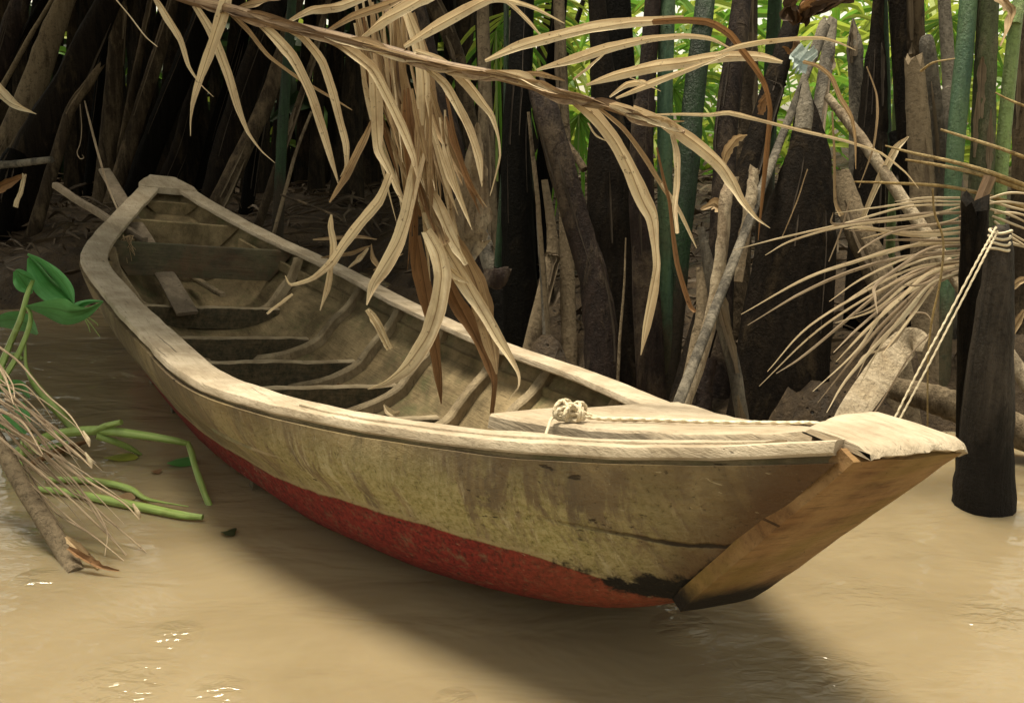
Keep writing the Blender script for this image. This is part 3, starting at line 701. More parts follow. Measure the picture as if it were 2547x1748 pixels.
stem('dark green trunk hidden by the ragged stump', 'B', [(1290, 620), (1275, 260), (1272, -10)], [105, 100, 95], 'green', 1.3)
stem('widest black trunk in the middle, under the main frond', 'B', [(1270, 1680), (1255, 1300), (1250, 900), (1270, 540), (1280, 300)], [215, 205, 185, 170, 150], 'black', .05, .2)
stem('thin tan strip on the face of the middle black trunk', 'B', [(1410, 1560), (1385, 1250), (1355, 980), (1328, 720)], [30, 30, 28, 18], 'tan', -.12, .1, top=False, flat=.4)
stem('purple brown stalk leaning left with a lit right edge, mud at its foot', 'E', [(1945, 950), (1935, 640), (1890, 330), (1800, 30), (1700, -330), (1615, -640), (1560, -800)], [215, 205, 180, 165, 165, 160, 130], 'purple', -.05, .3, top=False, ragged=True)
stem('black upright trunk against bright leaves right of centre', 'B', [(1470, 700), (1500, 360), (1530, 0)], [110, 104, 98], 'black', 1.1)
stem('pale tan stalk in the gap under the frond, right of centre', 'B', [(1560, 1020), (1555, 820), (1545, 560)], [84, 82, 76], 'tan', .5, .1)
stem('fallen brown stick across the gap beside the purple stalk', 'B', [(1690, 1090), (1600, 960), (1500, 850)], [50, 50, 40], 'brown', .4, .2, top=False, ext=False)
stem('very broad dark red stalk base right of the purple one', 'B', [(1880, 1700), (1860, 1350), (1850, 1000), (1830, 700), (1790, 300), (1770, -10)], [330, 320, 270, 200, 130, 115], 'dark', .25, .2)
stem('light brown slim trunk beside the dark one at top right of centre', 'B', [(1960, 900), (1930, 500), (1905, 120), (1895, -10)], [85, 80, 72, 66], 'brown', .8)
stem('speckled brown trunk in front of the green bamboo', 'B', [(2080, 1700), (2060, 1300), (2060, 900), (2080, 660), (2100, 400)], [170, 165, 150, 140, 110], 'purple', .25, .1)
stem('teal green cane rising beside the speckled brown trunk', 'B', [(2205, 1560), (2205, 1100), (2205, 600), (2215, 200), (2222, -20)], [95, 98, 100, 102, 102], 'teal', .4, .1, rough=.03, ridge=0, flat=1)
stem('narrow tan strip painting the lit edge of a black stalk at the far gunwale', 'E', [(2050, 900), (2060, 700), (2085, 400), (2095, 100)], [20, 18, 14, 8], 'tan', -.1, .1, top=False)  # separate pale strip painting light along the black stalk's edge
stem('black stalk filling the gap above the far gunwale', 'E', [(2190, 1010), (2180, 620), (2150, 220), (2120, -200)], [260, 250, 220, 180], 'black', .45, .2)
stem('narrow tan stalk between the black trunk and the purple stalk', 'E', [(1620, 330), (1650, 200), (1640, 20), (1600, -250)], [90, 85, 60, 40], 'tan', .15, .1, top=False)
stem('lit sliver of stalk left of the muddy purple foot', 'E', [(1600, 480), (1590, 300), (1570, 60), (1555, -200)], [42, 42, 34, 24], 'grey', .0, .1, top=False)
stem('silt grey stalk rising behind the sawn stump', 'E', [(1290, 300), (1240, 150), (1200, 20), (1160, -130)], [110, 95, 80, 50], 'grey', .1, .15, top=False)
# right
stem('dark green trunk at top, right of the teal cane', 'C', [(110, 1500), (165, 1000), (200, 600), (250, 200), (275, -20)], [150, 150, 140, 132, 125], 'green', .45, .2)
stem('purple brown tall trunk right of the dark green one', 'C', [(390, 1150), (400, 850), (440, 500), (480, 200), (505, -20)], [150, 148, 140, 132, 125], 'purple', .6, .3)
stem('brown twin trunk joined to the purple brown tall one', 'C', [(520, 1000), (535, 700), (555, 350), (560, 100)], [130, 128, 110, 90], 'brown', .8, .2)
stem('blackish green glossy cane between trunks at top right', 'C', [(690, 640), (705, 320), (722, -10)], [96, 92, 88], 'green', 1.2, rough=.03)
stem('dark stalk leaning right under the withered crown leaf', 'C', [(640, 800), (720, 520), (800, 250), (850, 60)], [150, 140, 120, 100], 'dark', .5, .2, top=False)
stem('split tan stalk leaning right of the withered leaf', 'C', [(890, 560), (960, 380), (1040, 160)], [50, 70, 75], 'grey', .35, .2, top=False, ragged=True)
stem('second grey split stalk beside the tan split one', 'C', [(1010, 700), (1050, 420), (1085, 150)], [90, 90, 70], 'grey', .6, .2, top=False, ragged=True)
stem('large black cone shaped stalk base with a pale pointed top', 'C', [(830, 1750), (870, 1400), (930, 1050), (925, 800), (905, 545)], [520, 450, 290, 180, 40], 'dark', .05, .15, top=False, flat=.6)
stem('pale tip sheath of the large cone shaped base', 'C', [(900, 840), (915, 700), (915, 540)], [110, 110, 40], 'grey', -.12, .05, top=False, ext=False, name='stalk_sheath', cat='sheath', ragged=True)
stem('grey spear pointed stalk against green leaves', 'C', [(1240, 760), (1240, 500), (1232, 300), (1222, 120)], [85, 90, 105, 10], 'grey', .9, .1, top=False, pointed=True)
stem('tall brown tapering stalk beside the grey spear', 'C', [(1330, 1050), (1345, 800), (1365, 400), (1385, 0)], [190, 185, 135, 70], 'dark', .7, .1)
stem('thin dark green cane right of the tapering stalk', 'C', [(1450, 950), (1440, 500), (1425, -10)], [44, 42, 38], 'green', 1.3, rough=.03)
stem('yellowing green cane in front of the lit leaves', 'C', [(1495, 920), (1510, 600), (1535, 200), (1545, -10)], [50, 56, 58, 56], 'lime', 1.0, rough=.03)
stem('brown trunk going up out of frame behind the broken top stalk', 'C', [(1640, 600), (1632, 300), (1625, -10)], [115, 112, 105], 'brown', .75)
stem('silt grey stalk with a ragged broken top', 'C', [(1680, 1480), (1670, 1200), (1645, 800), (1615, 390)], [160, 155, 145, 115], 'tan', .3, .1, top=False, ragged=True)
stem('grey stalk with a rounded top next to the ragged one', 'C', [(1790, 1420), (1770, 1000), (1735, 600), (1700, 290), (1696, 250)], [115, 112, 105, 95, 60], 'grey', .42, .1, top=False)
stem('green grey cane in front of the right hand stalks', 'C', [(1845, 1560), (1870, 1150), (1905, 700), (1945, 300), (1970, -20)], [92, 105, 112, 110, 108], 'teal', .25, .15, rough=.04, flat=1)
stem('lower dark green length of cane in the ribs of the stripped frond', 'F', [(1372, 960), (1400, 600), (1415, 350), (1425, 150)], [85, 80, 76, 72], 'green', .6, .05, top=False)
stem('olive brown tall trunk near the right edge', 'C', [(2040, 1330), (2060, 900), (2075, 450), (2095, -20)], [150, 145, 135, 128], 'olive', .3, .1)
stem('pale green bamboo cane near the right edge', 'C', [(2160, 1400), (2185, 1000), (2225, 550), (2275, 100), (2300, -20)], [80, 84, 84, 80, 76], 'lime', .3, .15, rough=.03, ridge=0, flat=1)
stem('brown trunk cut by the right edge of the picture', 'C', [(2310, 1200), (2315, 800), (2330, 350), (2340, 0)], [130, 120, 110, 100], 'brown', .5, .1)
stem('faint grey stalk behind the teal cane at right', 'C', [(1860, 900), (1850, 600), (1830, 300)], [110, 100, 80], 'grey', .9, .1)
stem('long pale stalk leaning left through the right hand clump', 'C', [(1620, 1400), (1430, 1120), (1240, 850), (1055, 620)], [80, 75, 70, 50], 'pale', .05, .3, top=False)
stem('pinkish tan stalk leaning left below the long pale one', 'F', [(1150, 800), (1090, 420), (960, 120), (880, -140)], [150, 150, 130, 90], 'tan', .15, .3, top=False)
stem('dark stalk in the gap left of the ragged broken top', 'C', [(1560, 1300), (1530, 1050), (1500, 850)], [120, 110, 90], 'black', .8, .1, top=False)
stem('pale peeling dead stalk with curled flakes standing beside the cone base', 'F', [(150, 860), (230, 600), (290, 250), (310, 0), (340, -100)], [75, 62, 62, 66, 60], 'pale', -.2, .15, top=False, ragged=True, rough=.28)
stem('second flaking dead stalk close to the peeling one', 'F', [(370, 400), (400, 200), (430, 0), (450, -150)], [42, 52, 60, 50], 'pale', -.1, .1, top=False, ragged=True, rough=.35, ext=False)
stem('blue grey pitted stake leaning behind the gunwale', 'F', [(395, 1090), (345, 800), (280, 560), (225, 320), (185, 130)], [66, 66, 70, 60, 34], 'grey', -.15, .1, top=False)
stem('narrow tan stalk behind the pitted stake', 'F', [(150, 760), (190, 560), (190, 330)], [60, 60, 50], 'tan', .0, .1, top=False)
stem('brown stalk foot with muddy skin behind the deck', 'F', [(180, 1060), (190, 930), (230, 780)], [110, 100, 80], 'purple', -.15, .05, top=False)
stem('black broad stalk behind the pitted stake and deck', 'F', [(480, 1060), (500, 700), (560, 350), (620, 50)], [260, 250, 230, 200], 'black', .3, .1, top=False)
stem('dark stalk behind the ribs of the stripped frond', 'F', [(1290, 640), (1280, 330), (1260, 50)], [170, 160, 140], 'dark', .55, .1)
# wet posts and logs at right
stem('black upright wet post with a frayed burnt top', 'F', [(1530, 900), (1530, 550), (1540, 200), (1545, 20)], [140, 130, 125, 125], 'post', Y=2.42, top=False, ragged=True, name='mooring_post', cat='post', flat=1, rough=.08)
stem('broad dark post tapering upward, standing in the water at the right edge', 'F', [(1580, 1540), (1590, 1300), (1620, 800), (1655, 400), (1668, 180), (1668, 150)], [292, 262, 205, 150, 105, 80], 'post2', Y=2.2, lean=.02, top=False, ragged=True, name='mooring_post', cat='post', flat=.9, rough=.09)
def lying(label, z, pts, wid, mat, Ys, name='log', cat='log', flat=1.0, rough=.1, ragged=True, seg=14):
    q = px(z, pts); k = ZO[z][0]; n = len(q)
    W3 = [P(x, y, lin(Ys, i / (n - 1))) for i, (x, y) in enumerate(q)]
    wd = [(lin(wid, i / (n - 1)) / k) * dep(p) / F for i, p in enumerate(W3)]
    m2 = MB(); m2.tube(W3, wd, n=30, seg=seg, flat=flat, rough=rough, rs=7, ridge=.03)
    if ragged:
        for j in range(seg):
            m2.v[j] += (W3[0] - W3[1]).normalized() * wd[0] * random.uniform(-.3, .4); m2.v[len(m2.v) - 1 - j] += (W3[-1] - W3[-2]).normalized() * wd[-1] * random.uniform(-.3, .4)
    return tag(m2.build(name, M[mat], origin=W3[0]), label, cat)
lying('thick brown log lying behind the posts at right', 'F', [(1150, 930), (1350, 985), (1560, 1060), (1900, 1200)], [110, 145, 160, 170], 'tan', [2.75, 2.65, 2.6, 2.5])
lying('pale bent palm sheath leaning on the mud behind the bow', 'F', [(870, 1190), (940, 1050), (1060, 880), (1170, 735), (1235, 690), (1300, 712)], [125, 140, 150, 150, 130, 80], 'sheath', [2.3, 2.4, 2.55, 2.65, 2.65, 2.6], 'palm_sheath', 'palm sheath', flat=.1, rough=.02, ragged=False)
lying('small pale stalk piece lying on the mud mound behind the bow', 'F', [(610, 880), (700, 890), (830, 908)], [28, 34, 24], 'pale', [2.75, 2.75, 2.75], 'stalk_piece', 'stick', flat=.6)
lying('short broken stalk poking in from the left edge', 'A', [(-60, 1095), (100, 1085), (220, 1070), (340, 1056)], [50, 48, 46, 42], 'grey', [4.2, 4.2, 4.15, 4.1], 'stalk_piece', 'stick', flat=.8, rough=.08)
stem('sawn off thick stump with a brown top on the bank', 'E', [(1390, 640), (1350, 480), (1310, 300)], [250, 220, 170], 'black', .0, .1, top=False, name='tree_stump', cat='stump', flat=.8)
lying('raw brown cut face slab on the sawn stump', 'E', [(1230, 320), (1310, 345), (1385, 290)], [60, 150, 40], 'purple', [3.25, 3.2, 3.2], 'bark_slab', 'bark', flat=.35)
lying('dark twig with a light edge on the bank behind the stern', 'A', [(1860, 1290), (2000, 1340), (2200, 1420), (2300, 1480)], [14, 18, 14, 8], 'brown', [4.9, 4.7, 4.5, 4.4], 'twig', 'twig', ragged=False, seg=8)

# dark crowd of stalks farther back that nobody could count
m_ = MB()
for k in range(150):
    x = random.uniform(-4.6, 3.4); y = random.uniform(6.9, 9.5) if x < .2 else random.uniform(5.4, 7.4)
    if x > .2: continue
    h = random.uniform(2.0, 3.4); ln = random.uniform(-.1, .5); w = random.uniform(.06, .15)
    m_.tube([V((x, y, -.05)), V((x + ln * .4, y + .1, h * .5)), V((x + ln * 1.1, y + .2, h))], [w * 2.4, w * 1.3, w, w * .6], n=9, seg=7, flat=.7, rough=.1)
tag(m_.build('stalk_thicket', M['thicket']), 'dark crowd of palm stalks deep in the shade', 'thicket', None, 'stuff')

# ------------------------------------------------------------------ leaves
def leafpts(z, pts, Y0, Y1):
    q = px(z, pts) if isinstance(z, str) else z
    n = len(q)
    return [P(x, y, Y0 + (Y1 - Y0) * i / max(1, n - 1)) for i, (x, y) in enumerate(q)]
def leafw(z, wid, W3):
    k = ZO[z][0]; n = len(W3)
    return [(lin(wid, i / (n - 1)) / k) * dep(p) / F for i, p in enumerate(W3)]
def leaf(parent, z, pts, wid, Y0, Y1, mat='dry', fold=.3, roll=None, twist=None, wav=.1, name='leaflet', origin=None, n=28):
    W3 = leafpts(z, pts, Y0, Y1); w = leafw(z, wid, W3)
    ws = [lin(w, i / 11) for i in range(12)]
    m2 = MB(); r = random.uniform(-.3, .3) if roll is None else roll
    m2.ribbon(W3, [q * 1.0 for q in ws], n=n, fold=fold * 1.8, cols=9, pleat=.06, irr=.16, kink=.45, turn=.75, roll=r, twist=random.uniform(-.45, .45) if twist is None else twist, wav=wav)
    return m2.build(name, M[mat], parent, origin=parent.location if parent is not None else (origin or W3[0]))
def rod(parent, z, pts, wid, Y0, Y1, mat, name, flat=1.0, n=30, seg=8, rough=.05, origin=None, ridge=0.0, spin=0.0):
    W3 = leafpts(z, pts, Y0, Y1); w = leafw(z, wid, W3)
    m2 = MB(); m2.tube(W3, w, n=n, seg=seg, flat=flat, rough=rough, ridge=ridge, spin=spin)
    return m2.build(name, M[mat], parent, origin=parent.location if parent is not None else (origin or W3[0]))

# the big dry frond hanging over the boat
def Yr(srcx): return 2.75 - (srcx - 500) / 1350 * .85
RA = px('A', [(1050, -90), (1230, -10), (1500, 62), (1850, 165)]) + px('B', [(170, 262), (500, 352), (800, 430), (1150, 495), (1450, 580), (1750, 660), (2000, 742), (2210, 812), (2330, 850)])
fr = empty('dry_palm_frond', P(RA[0][0], RA[0][1], Yr(RA[0][0])), 'long dry straw coloured palm frond arching over the boat', 'palm frond')
W3 = [P(x, y, Yr(x)) for x, y in RA]
m_ = MB(); m_.tube(W3, [34 / 2.6 * 2.5 / F * f_ for f_ in (2.4, 2.2, 2.0, 1.6, 1.1, .5)], n=60, seg=10, flat=.7, rough=.06, ridge=.12)
m_.build('rachis', M['rachis'], fr, fr.location)
def FL(z, pts, wid, dy=-.1, mat='dry', **k):
    x0 = px(z, pts[:1])[0][0]; Y0 = Yr(x0); return leaf(fr, z, pts, wid, Y0, Y0 + dy, mat, **k)
# upward leaflets
FL('A', [(1560, 60), (1700, 20), (1900, -40)], [20, 60, 40], .1, 'dry2')
FL('A', [(1890, 155), (2060, 70), (2260, 40), (2500, -60)], [14, 55, 62, 50], .12)
FL('B', [(10, 215), (200, 110), (430, 30), (560, -30)], [14, 48, 50, 40], .12, 'dry2')
FL('B', [(245, 252), (400, 130), (620, 10), (760, -70)], [20, 72, 80, 60], .1)
FL('B', [(530, 302), (740, 170), (960, 50), (1080, -5), (1190, 10), (1330, 140), (1420, 245)], [24, 72, 70, 46, 34, 28, 6], .15)
FL('B', [(1120, -20), (1220, 10), (1380, 60), (1560, 152)], [30, 32, 24, 5], .15)
FL('B', [(1050, 392), (1300, 290), (1700, 190), (2000, 145), (2324, 130)] + [((x - 1) , y) for x, y in ()], [22, 66, 72, 62, 46], .1, roll=.1)
FL('C', [(-70, 140), (120, 130), (300, 145), (430, 225), (500, 320), (600, 450), (660, 560), (690, 700), (670, 950), (640, 1250), (610, 1550)], [38, 40, 42, 44, 42, 36, 30, 30, 34, 26, 4], .35, 'dry3')
FL('B', [(1380, 452), (1600, 390), (1840, 310), (2100, 252), (2324, 232), (2500, 250), (2640, 320)], [14, 60, 66, 44, 34, 26, 6], .1)
FL('B', [(1615, 512), (1720, 430), (1850, 315)], [14, 20, 5], .05)
FL('B', [(1700, 548), (1900, 480), (2150, 425), (2324, 405), (2560, 365), (2800, 365), (2960, 400)], [16, 64, 74, 70, 70, 58, 18], .12, roll=.1)
FL('C', [(900, 400), (1000, 430), (1080, 500), (1140, 640), (1210, 760), (1235, 900), (1240, 1090)], [26, 24, 30, 34, 26, 16, 4], .2, 'dry2')
FL('B', [(1890, 632), (2100, 545), (2324, 460), (2480, 400), (2620, 345)], [14, 46, 34, 24, 16], .05)
FL('C', [(330, 350), (480, 300), (640, 268), (850, 246), (1020, 246), (1140, 280), (1240, 325)], [12, 34, 40, 34, 20, 14, 4], .12)
FL('B', [(1850, 625), (1960, 545), (2060, 528), (2100, 545)], [12, 40, 34, 6], .03)
FL('B', [(1290, 470), (1400, 475), (1500, 500), (1560, 520)], [20, 40, 26, 8], -.02, 'dry2')
FL('C', [(-60, 740), (120, 738), (300, 742), (420, 728), (620, 775), (900, 845), (1160, 905), (1400, 985), (1560, 1110), (1645, 1215)], [10, 18, 24, 34, 22, 20, 20, 16, 10, 4], .3)
FL('C', [(-20, 770), (60, 785), (135, 782)], [20, 20, 4], .0, 'dry2')
FL('B', [(1980, 500), (2080, 540), (2180, 588)], [8, 12, 4], -.02)
# hanging leaflets
FL('A', [(1500, -30), (1462, 110), (1390, 330), (1320, 530), (1272, 690), (1260, 800), (1260, 900)], [70, 84, 66, 48, 26, 10, 4], -.1, roll=.05)
FL('A', [(1015, -30), (1080, 70), (1190, 260), (1250, 440), (1330, 560), (1412, 642)], [30, 50, 44, 22, 10, 3], -.05)
FL('A', [(1290, 40), (1400, 220), (1500, 480), (1570, 720), (1640, 880), (1730, 1000), (1818, 1078)], [40, 64, 60, 50, 20, 9, 3], -.1)
FL('A', [(1510, 80), (1640, 200), (1780, 370), (1980, 520), (2200, 650), (2330, 730)], [20, 34, 28, 22, 18, 6], -.05, 'dry2')
FL('A', [(1640, 95), (1790, 225), (1930, 380), (2050, 620), (2140, 880), (2200, 1080), (2240, 1225)], [36, 70, 76, 66, 52, 36, 6], -.1)
FL('A', [(1850, 165), (2000, 240), (2130, 400), (2200, 600), (2250, 800), (2290, 960), (2290, 1100), (2250, 1170)], [24, 54, 66, 60, 50, 44, 30, 4], -.08)
FL('B', [(-10, 235), (140, 300), (320, 440), (430, 640), (520, 830), (590, 1000), (620, 1160)], [26, 62, 66, 62, 58, 46, 6], -.12)
FL('B', [(600, 330), (780, 400), (930, 530), (1030, 660), (1095, 745), (1135, 880), (1145, 1010), (1100, 1190), (1080, 1260)], [30, 66, 70, 56, 34, 16, 14, 10, 3], -.12)
FL('B', [(640, 410), (790, 540), (870, 680), (950, 850), (1010, 1030), (1030, 1200)], [24, 58, 56, 66, 50, 5], -.1)
FL('B', [(1590, 625), (1750, 740), (1880, 900), (1980, 1090), (2060, 1280), (2120, 1400), (2140, 1549), (2152, 1700), (2130, 1850), (2085, 2080), (2050, 2280)], [44, 84, 90, 94, 110, 84, 46, 40, 70, 60, 6], -.16, roll=.1, n=44)
FL('B', [(1730, 660), (1930, 820), (2080, 1020), (2210, 1230), (2324, 1400)], [20, 30, 34, 30, 10], -.05, 'dry2')
FL('B', [(2000, 690), (2200, 785), (2400, 920), (2560, 1060), (2640, 1180), (2700, 1290), (2790, 1400), (2880, 1465)], [30, 72, 84, 80, 74, 44, 20, 4], -.15, roll=.1)
FL('C', [(55, 870), (85, 1000), (85, 1200), (70, 1350), (90, 1505)], [30, 44, 40, 34, 24], -.1)
FL('C', [(-10, 1180), (50, 1270), (110, 1370), (170, 1500), (215, 1600)], [16, 26, 26, 20, 4], -.05)
FL('C', [(-40, 950), (0, 1150), (40, 1300), (60, 1500), (90, 1700), (170, 1960), (205, 2010)], [14, 18, 22, 26, 30, 34, 20], -.1, 'dry3')
FL('B', [(1710, 790), (1760, 870), (1850, 915)], [8, 14, 3], -.05)
# folded leaf bases lying along the rachis
for k in range(26):
    t0 = .12 + .82 * k / 26; i0 = t0; i1 = min(1, t0 + random.uniform(.06, .12))
    A_ = cr(W3, 60); seg_ = [V(A_[min(59, int((i0 + (i1 - i0) * j / 4) * 59))]) for j in range(5)]
    off = random.choice((-1, 1)) * random.uniform(.004, .014)
    seg_ = [p + V((0, -.012, off * math.sin(math.pi * (.25 + .2 * j)))) for j, p in enumerate(seg_)]
    m_ = MB(); m_.ribbon(seg_, [.006, .02, .024, .016, .003], n=14, fold=.5, roll=random.uniform(-.8, .8), wav=.1)
    m_.build('leaf_base', M[random.choice(('dry', 'dry2', 'rachis'))], fr, fr.location)

# the second frond hanging straight down in the centre
hb = empty('hanging_dry_frond', P(*px('B', [(430, -60)])[0], 2.75), 'limp bundle of dry palm leaves hanging down into the boat', 'palm frond')
def HL(z, pts, wid, Y0, Y1, mat='dry', **k): return leaf(hb, z, pts, wid, Y0, Y1, mat, **k)
rod(hb, 'B', [(360, -120), (420, 60), (480, 330), (540, 700), (600, 1000)], [60, 56, 44, 34, 20], 2.78, 2.6, 'rachis', 'rachis', flat=.7)
HL('B', [(320, 380), (345, 560), (355, 800), (365, 960), (430, 1090), (490, 1220), (545, 1345)], [40, 84, 70, 64, 44, 40, 10], 2.62, 2.5)
HL('B', [(330, 760), (270, 900), (150, 1140), (50, 1300)], [16, 46, 50, 12], 2.6, 2.5, 'dry2')
HL('E', [(303, -40), (295, 40), (315, 150), (300, 260), (280, 400), (235, 545)], [12, 44, 40, 34, 40, 6], 2.5, 2.45)
HL('B', [(440, 1120), (370, 1290), (250, 1430), (150, 1560), (60, 1690), (-60, 1790), (-200, 1830), (-235, 1770)], [50, 66, 70, 60, 50, 30, 16, 5], 2.5, 2.4)
HL('D', [(1935, 880), (1870, 930), (1765, 1012)], [16, 24, 14], 2.42, 2.4)
HL('B', [(540, 60), (620, 280), (655, 500), (660, 760), (640, 960), (590, 1180), (550, 1380), (490, 1560), (400, 1720), (330, 1830), (290, 1960)], [50, 84, 90, 88, 84, 84, 88, 92, 88, 66, 8], 2.62, 2.36, n=44)
HL('E', [(515, 540), (580, 640), (655, 780)], [30, 40, 34], 2.38, 2.36, fold=.5)
HL('E', [(530, 530), (600, 620), (668, 775)], [14, 26, 20], 2.36, 2.35, fold=.5)
HL('B', [(650, 1150), (720, 1380), (790, 1570)], [30, 60, 70], 2.55, 2.45, 'dry2')
HL('E', [(880, 60), (950, 190), (978, 330), (950, 520), (890, 700), (770, 880), (640, 980), (525, 1022)], [70, 100, 112, 104, 104, 88, 40, 6], 2.46, 2.3, 'dry', roll=.15)
HL('E', [(820, 90), (850, 300), (890, 500), (925, 700), (955, 900), (972, 1112)], [80, 100, 86, 70, 66, 6], 2.58, 2.5, 'dry3', roll=-.1)
HL('B', [(560, 90), (620, 330), (680, 580), (740, 800), (830, 980), (905, 1190)], [70, 110, 110, 96, 66, 6], 2.75, 2.6, 'dry2', roll=.2)
HL('E', [(880, -60), (1000, 180), (1130, 400), (1230, 560), (1320, 720), (1390, 830), (1440, 930), (1440, 1010), (1378, 1088)], [60, 96, 90, 80, 66, 46, 20, 12, 4], 2.5, 2.3, 'dry', roll=.1)
HL('E', [(960, 260), (1060, 480), (1180, 680), (1255, 850), (1290, 980), (1275, 1170)], [60, 100, 96, 80, 44, 30], 2.55, 2.46, 'dry3')
HL('E', [(930, -20), (1080, 180), (1190, 400), (1245, 620), (1290, 800), (1310, 930)], [80, 130, 140, 110, 76, 12], 2.52, 2.4, 'dry2', roll=-.1)
HL('E', [(960, 220), (1060, 330), (1140, 380)], [20, 50, 8], 2.46, 2.44, 'dry')
HL('B', [(395, 200), (450, 470), (520, 780), (575, 1060), (640, 1390)], [30, 50, 56, 50, 30], 2.72, 2.62, 'dry3')
HL('B', [(690, 540), (790, 870), (880, 1080), (1000, 1240), (1060, 1330)], [20, 40, 30, 12, 4], 2.6, 2.5, 'dry2')
HL('B', [(640, 1130), (740, 1300), (850, 1560), (930, 1700)], [40, 76, 70, 30], 2.52, 2.44)
HL('B', [(680, 800), (740, 1000), (765, 1280)], [24, 46, 6], 2.66, 2.6, 'dry2')
for k in range(30):
    x0, y0 = random.uniform(500, 800), random.uniform(560, 1000); x1 = x0 + random.uniform(-60, 260); y1 = y0 + random.uniform(500, 900)
    HL('B', [(x0, y0), (x0 + (x1 - x0) * .2, y0 + (y1 - y0) * .3), (x0 + (x1 - x0) * .6, y0 + (y1 - y0) * .7), (x1, y1)], [14, random.uniform(20, 52), random.uniform(16, 46), 3], random.uniform(2.5, 2.66), random.uniform(2.44, 2.58), random.choice(('dry', 'dry', 'dry2', 'dry3')))
for k in range(30):
    x0 = random.uniform(180, 560); y0 = random.uniform(-40, 200); x1 = random.uniform(480, 760) + (x0 - 370) * .3; y1 = random.uniform(950, 1500)
    HL('B', [(x0, y0), (x0 + (x1 - x0) * .22, y0 + (y1 - y0) * .35), (x0 + (x1 - x0) * .6, y0 + (y1 - y0) * .7), (x1, y1)], [16, random.uniform(16, 46), random.uniform(14, 40), 3], random.uniform(2.62, 2.8), random.uniform(2.5, 2.68), random.choice(('dry', 'dry', 'dry2', 'dry2', 'dry3')), roll=random.uniform(-.9, .9))

# crumpled sheath hanging beside the tall tan stalk
cs_ = MB(); base = px('B', [(1000, 790), (985, 1000), (960, 1250), (930, 1560), (1010, 1640)])
W_ = [P(x, y, 3.35) for x, y in base]
m_ = MB(); m_.ribbon(W_, [.012, .06, .11, .15, .16, .12], n=34, fold=.5, roll=.25, wav=.9, cols=11)
tag(m_.build('palm_sheath', M['pale'], origin=W_[0]), 'wide crumpled tan sheath hanging beside the tall tan stalk', 'palm sheath')
# withered crown leaf at top right: several curled blades
wl = empty('withered_leaf', P(*px('C', [(880, 120)])[0], 3.1), 'dark withered crumpled leaf clump at the top right', 'withered leaf')
for pts, w, mt in (([(860, 160), (800, 60), (770, 110), (830, 140)], [40, 90, 60, 10], 'withered'), ([(880, 150), (830, 20), (900, -40)], [50, 110, 70], 'withered'), ([(900, 160), (950, 60), (1080, 10), (1230, 15)], [60, 110, 90, 20], 'withered'), ([(890, 140), (960, 90), (1060, 60), (1200, -20)], [40, 70, 66, 20], 'withered'), ([(870, 130), (900, 40), (960, -30)], [60, 100, 60], 'dry3'), ([(860, 250), (830, 330), (770, 300)], [50, 46, 10], 'dry3')):
    leaf(wl, 'C', pts, w, 3.12, 3.0, mt, roll=random.uniform(-1, 1), wav=.7, name='blade')
# small dead leaves caught among the right hand stalks
def loose(label, z, pts, wid, Y0, Y1, mat, **k):
    o = leaf(None, z, pts, wid, Y0, Y1, mat, name='dry_leaf', **k); return tag(o, label, 'dry leaf')
loose('curled grey brown leaf tucked by the peeling stalk', 'C', [(380, 1100), (410, 980), (470, 900), (540, 870)], [10, 60, 66, 8], 2.75, 2.7, 'dry2', wav=.5)
loose('small torn leaf twisted at the foot of the peeling stalk', 'C', [(240, 1350), (330, 1310), (380, 1360), (400, 1430)], [12, 60, 70, 30], 2.7, 2.65, 'dry2', wav=.8)
loose('drooping brown leaf strip between the trunks at right', 'C', [(620, 740), (640, 660), (680, 600)], [40, 70, 20], 2.9, 2.9, 'dry3', wav=.6)
loose('narrow pale strip hanging in front of the cone base', 'C', [(1090, 720), (1100, 1000), (1105, 1300), (1150, 1390)], [12, 18, 22, 30], 2.65, 2.6, 'dry2')
loose('looping thin brown strand at right of the tapering stalk', 'C', [(1310, 430), (1370, 600), (1380, 750), (1350, 960), (1260, 1210)], [8, 14, 16, 14, 4], 2.8, 2.7, 'dry2')
loose('long thin strand crossing the cone shaped base', 'C', [(930, 1090), (860, 1300), (760, 1540)], [8, 8, 6], 2.65, 2.6, 'dry2')
loose('pale split leaf leaning by the ragged broken stalk', 'C', [(1260, 1480), (1400, 1150), (1500, 960), (1580, 880)], [30, 50, 50, 10], 2.9, 2.9, 'dry')
loose('large brown leaf bent at the left edge of the picture', 'A', [(-160, 420), (-20, 600), (90, 690), (240, 756)], [90, 90, 60, 4], 3.6, 3.4, 'dry', roll=.2)
loose('rust brown torn leaf below the broken stalk at left', 'A', [(-60, 1270), (60, 1210), (170, 1160)], [70, 60, 24], 4.0, 3.95, 'dry3')
loose('short pale strip hanging below the broken stalk at left', 'A', [(160, 1150), (140, 1250), (100, 1370)], [26, 28, 30], 3.95, 3.9, 'dry')
loose('hanging curled leaf strip beside the pale green bamboo', 'C', [(2170, -20), (2240, 60), (2230, 170), (2170, 300)], [60, 60, 40, 10], 2.7, 2.6, 'dry2', wav=.5)
loose('rust leaf scrap at the right edge by the broad post', 'F', [(1700, 700), (1750, 610), (1790, 540)], [30, 40, 20], 2.5, 2.5, 'dry2')
loose('straw leaf at the right edge above the broad post', 'F', [(1710, 450), (1760, 400), (1830, 370)], [24, 36, 20], 2.7, 2.7, 'dry2')
loose('flat tan leaf lying lengthwise on the bank behind the gunwale', 'E', [(190, 115), (330, 108), (470, 100), (580, 112)], [12, 34, 30, 8], 4.35, 4.25, 'dry2', roll=.9)
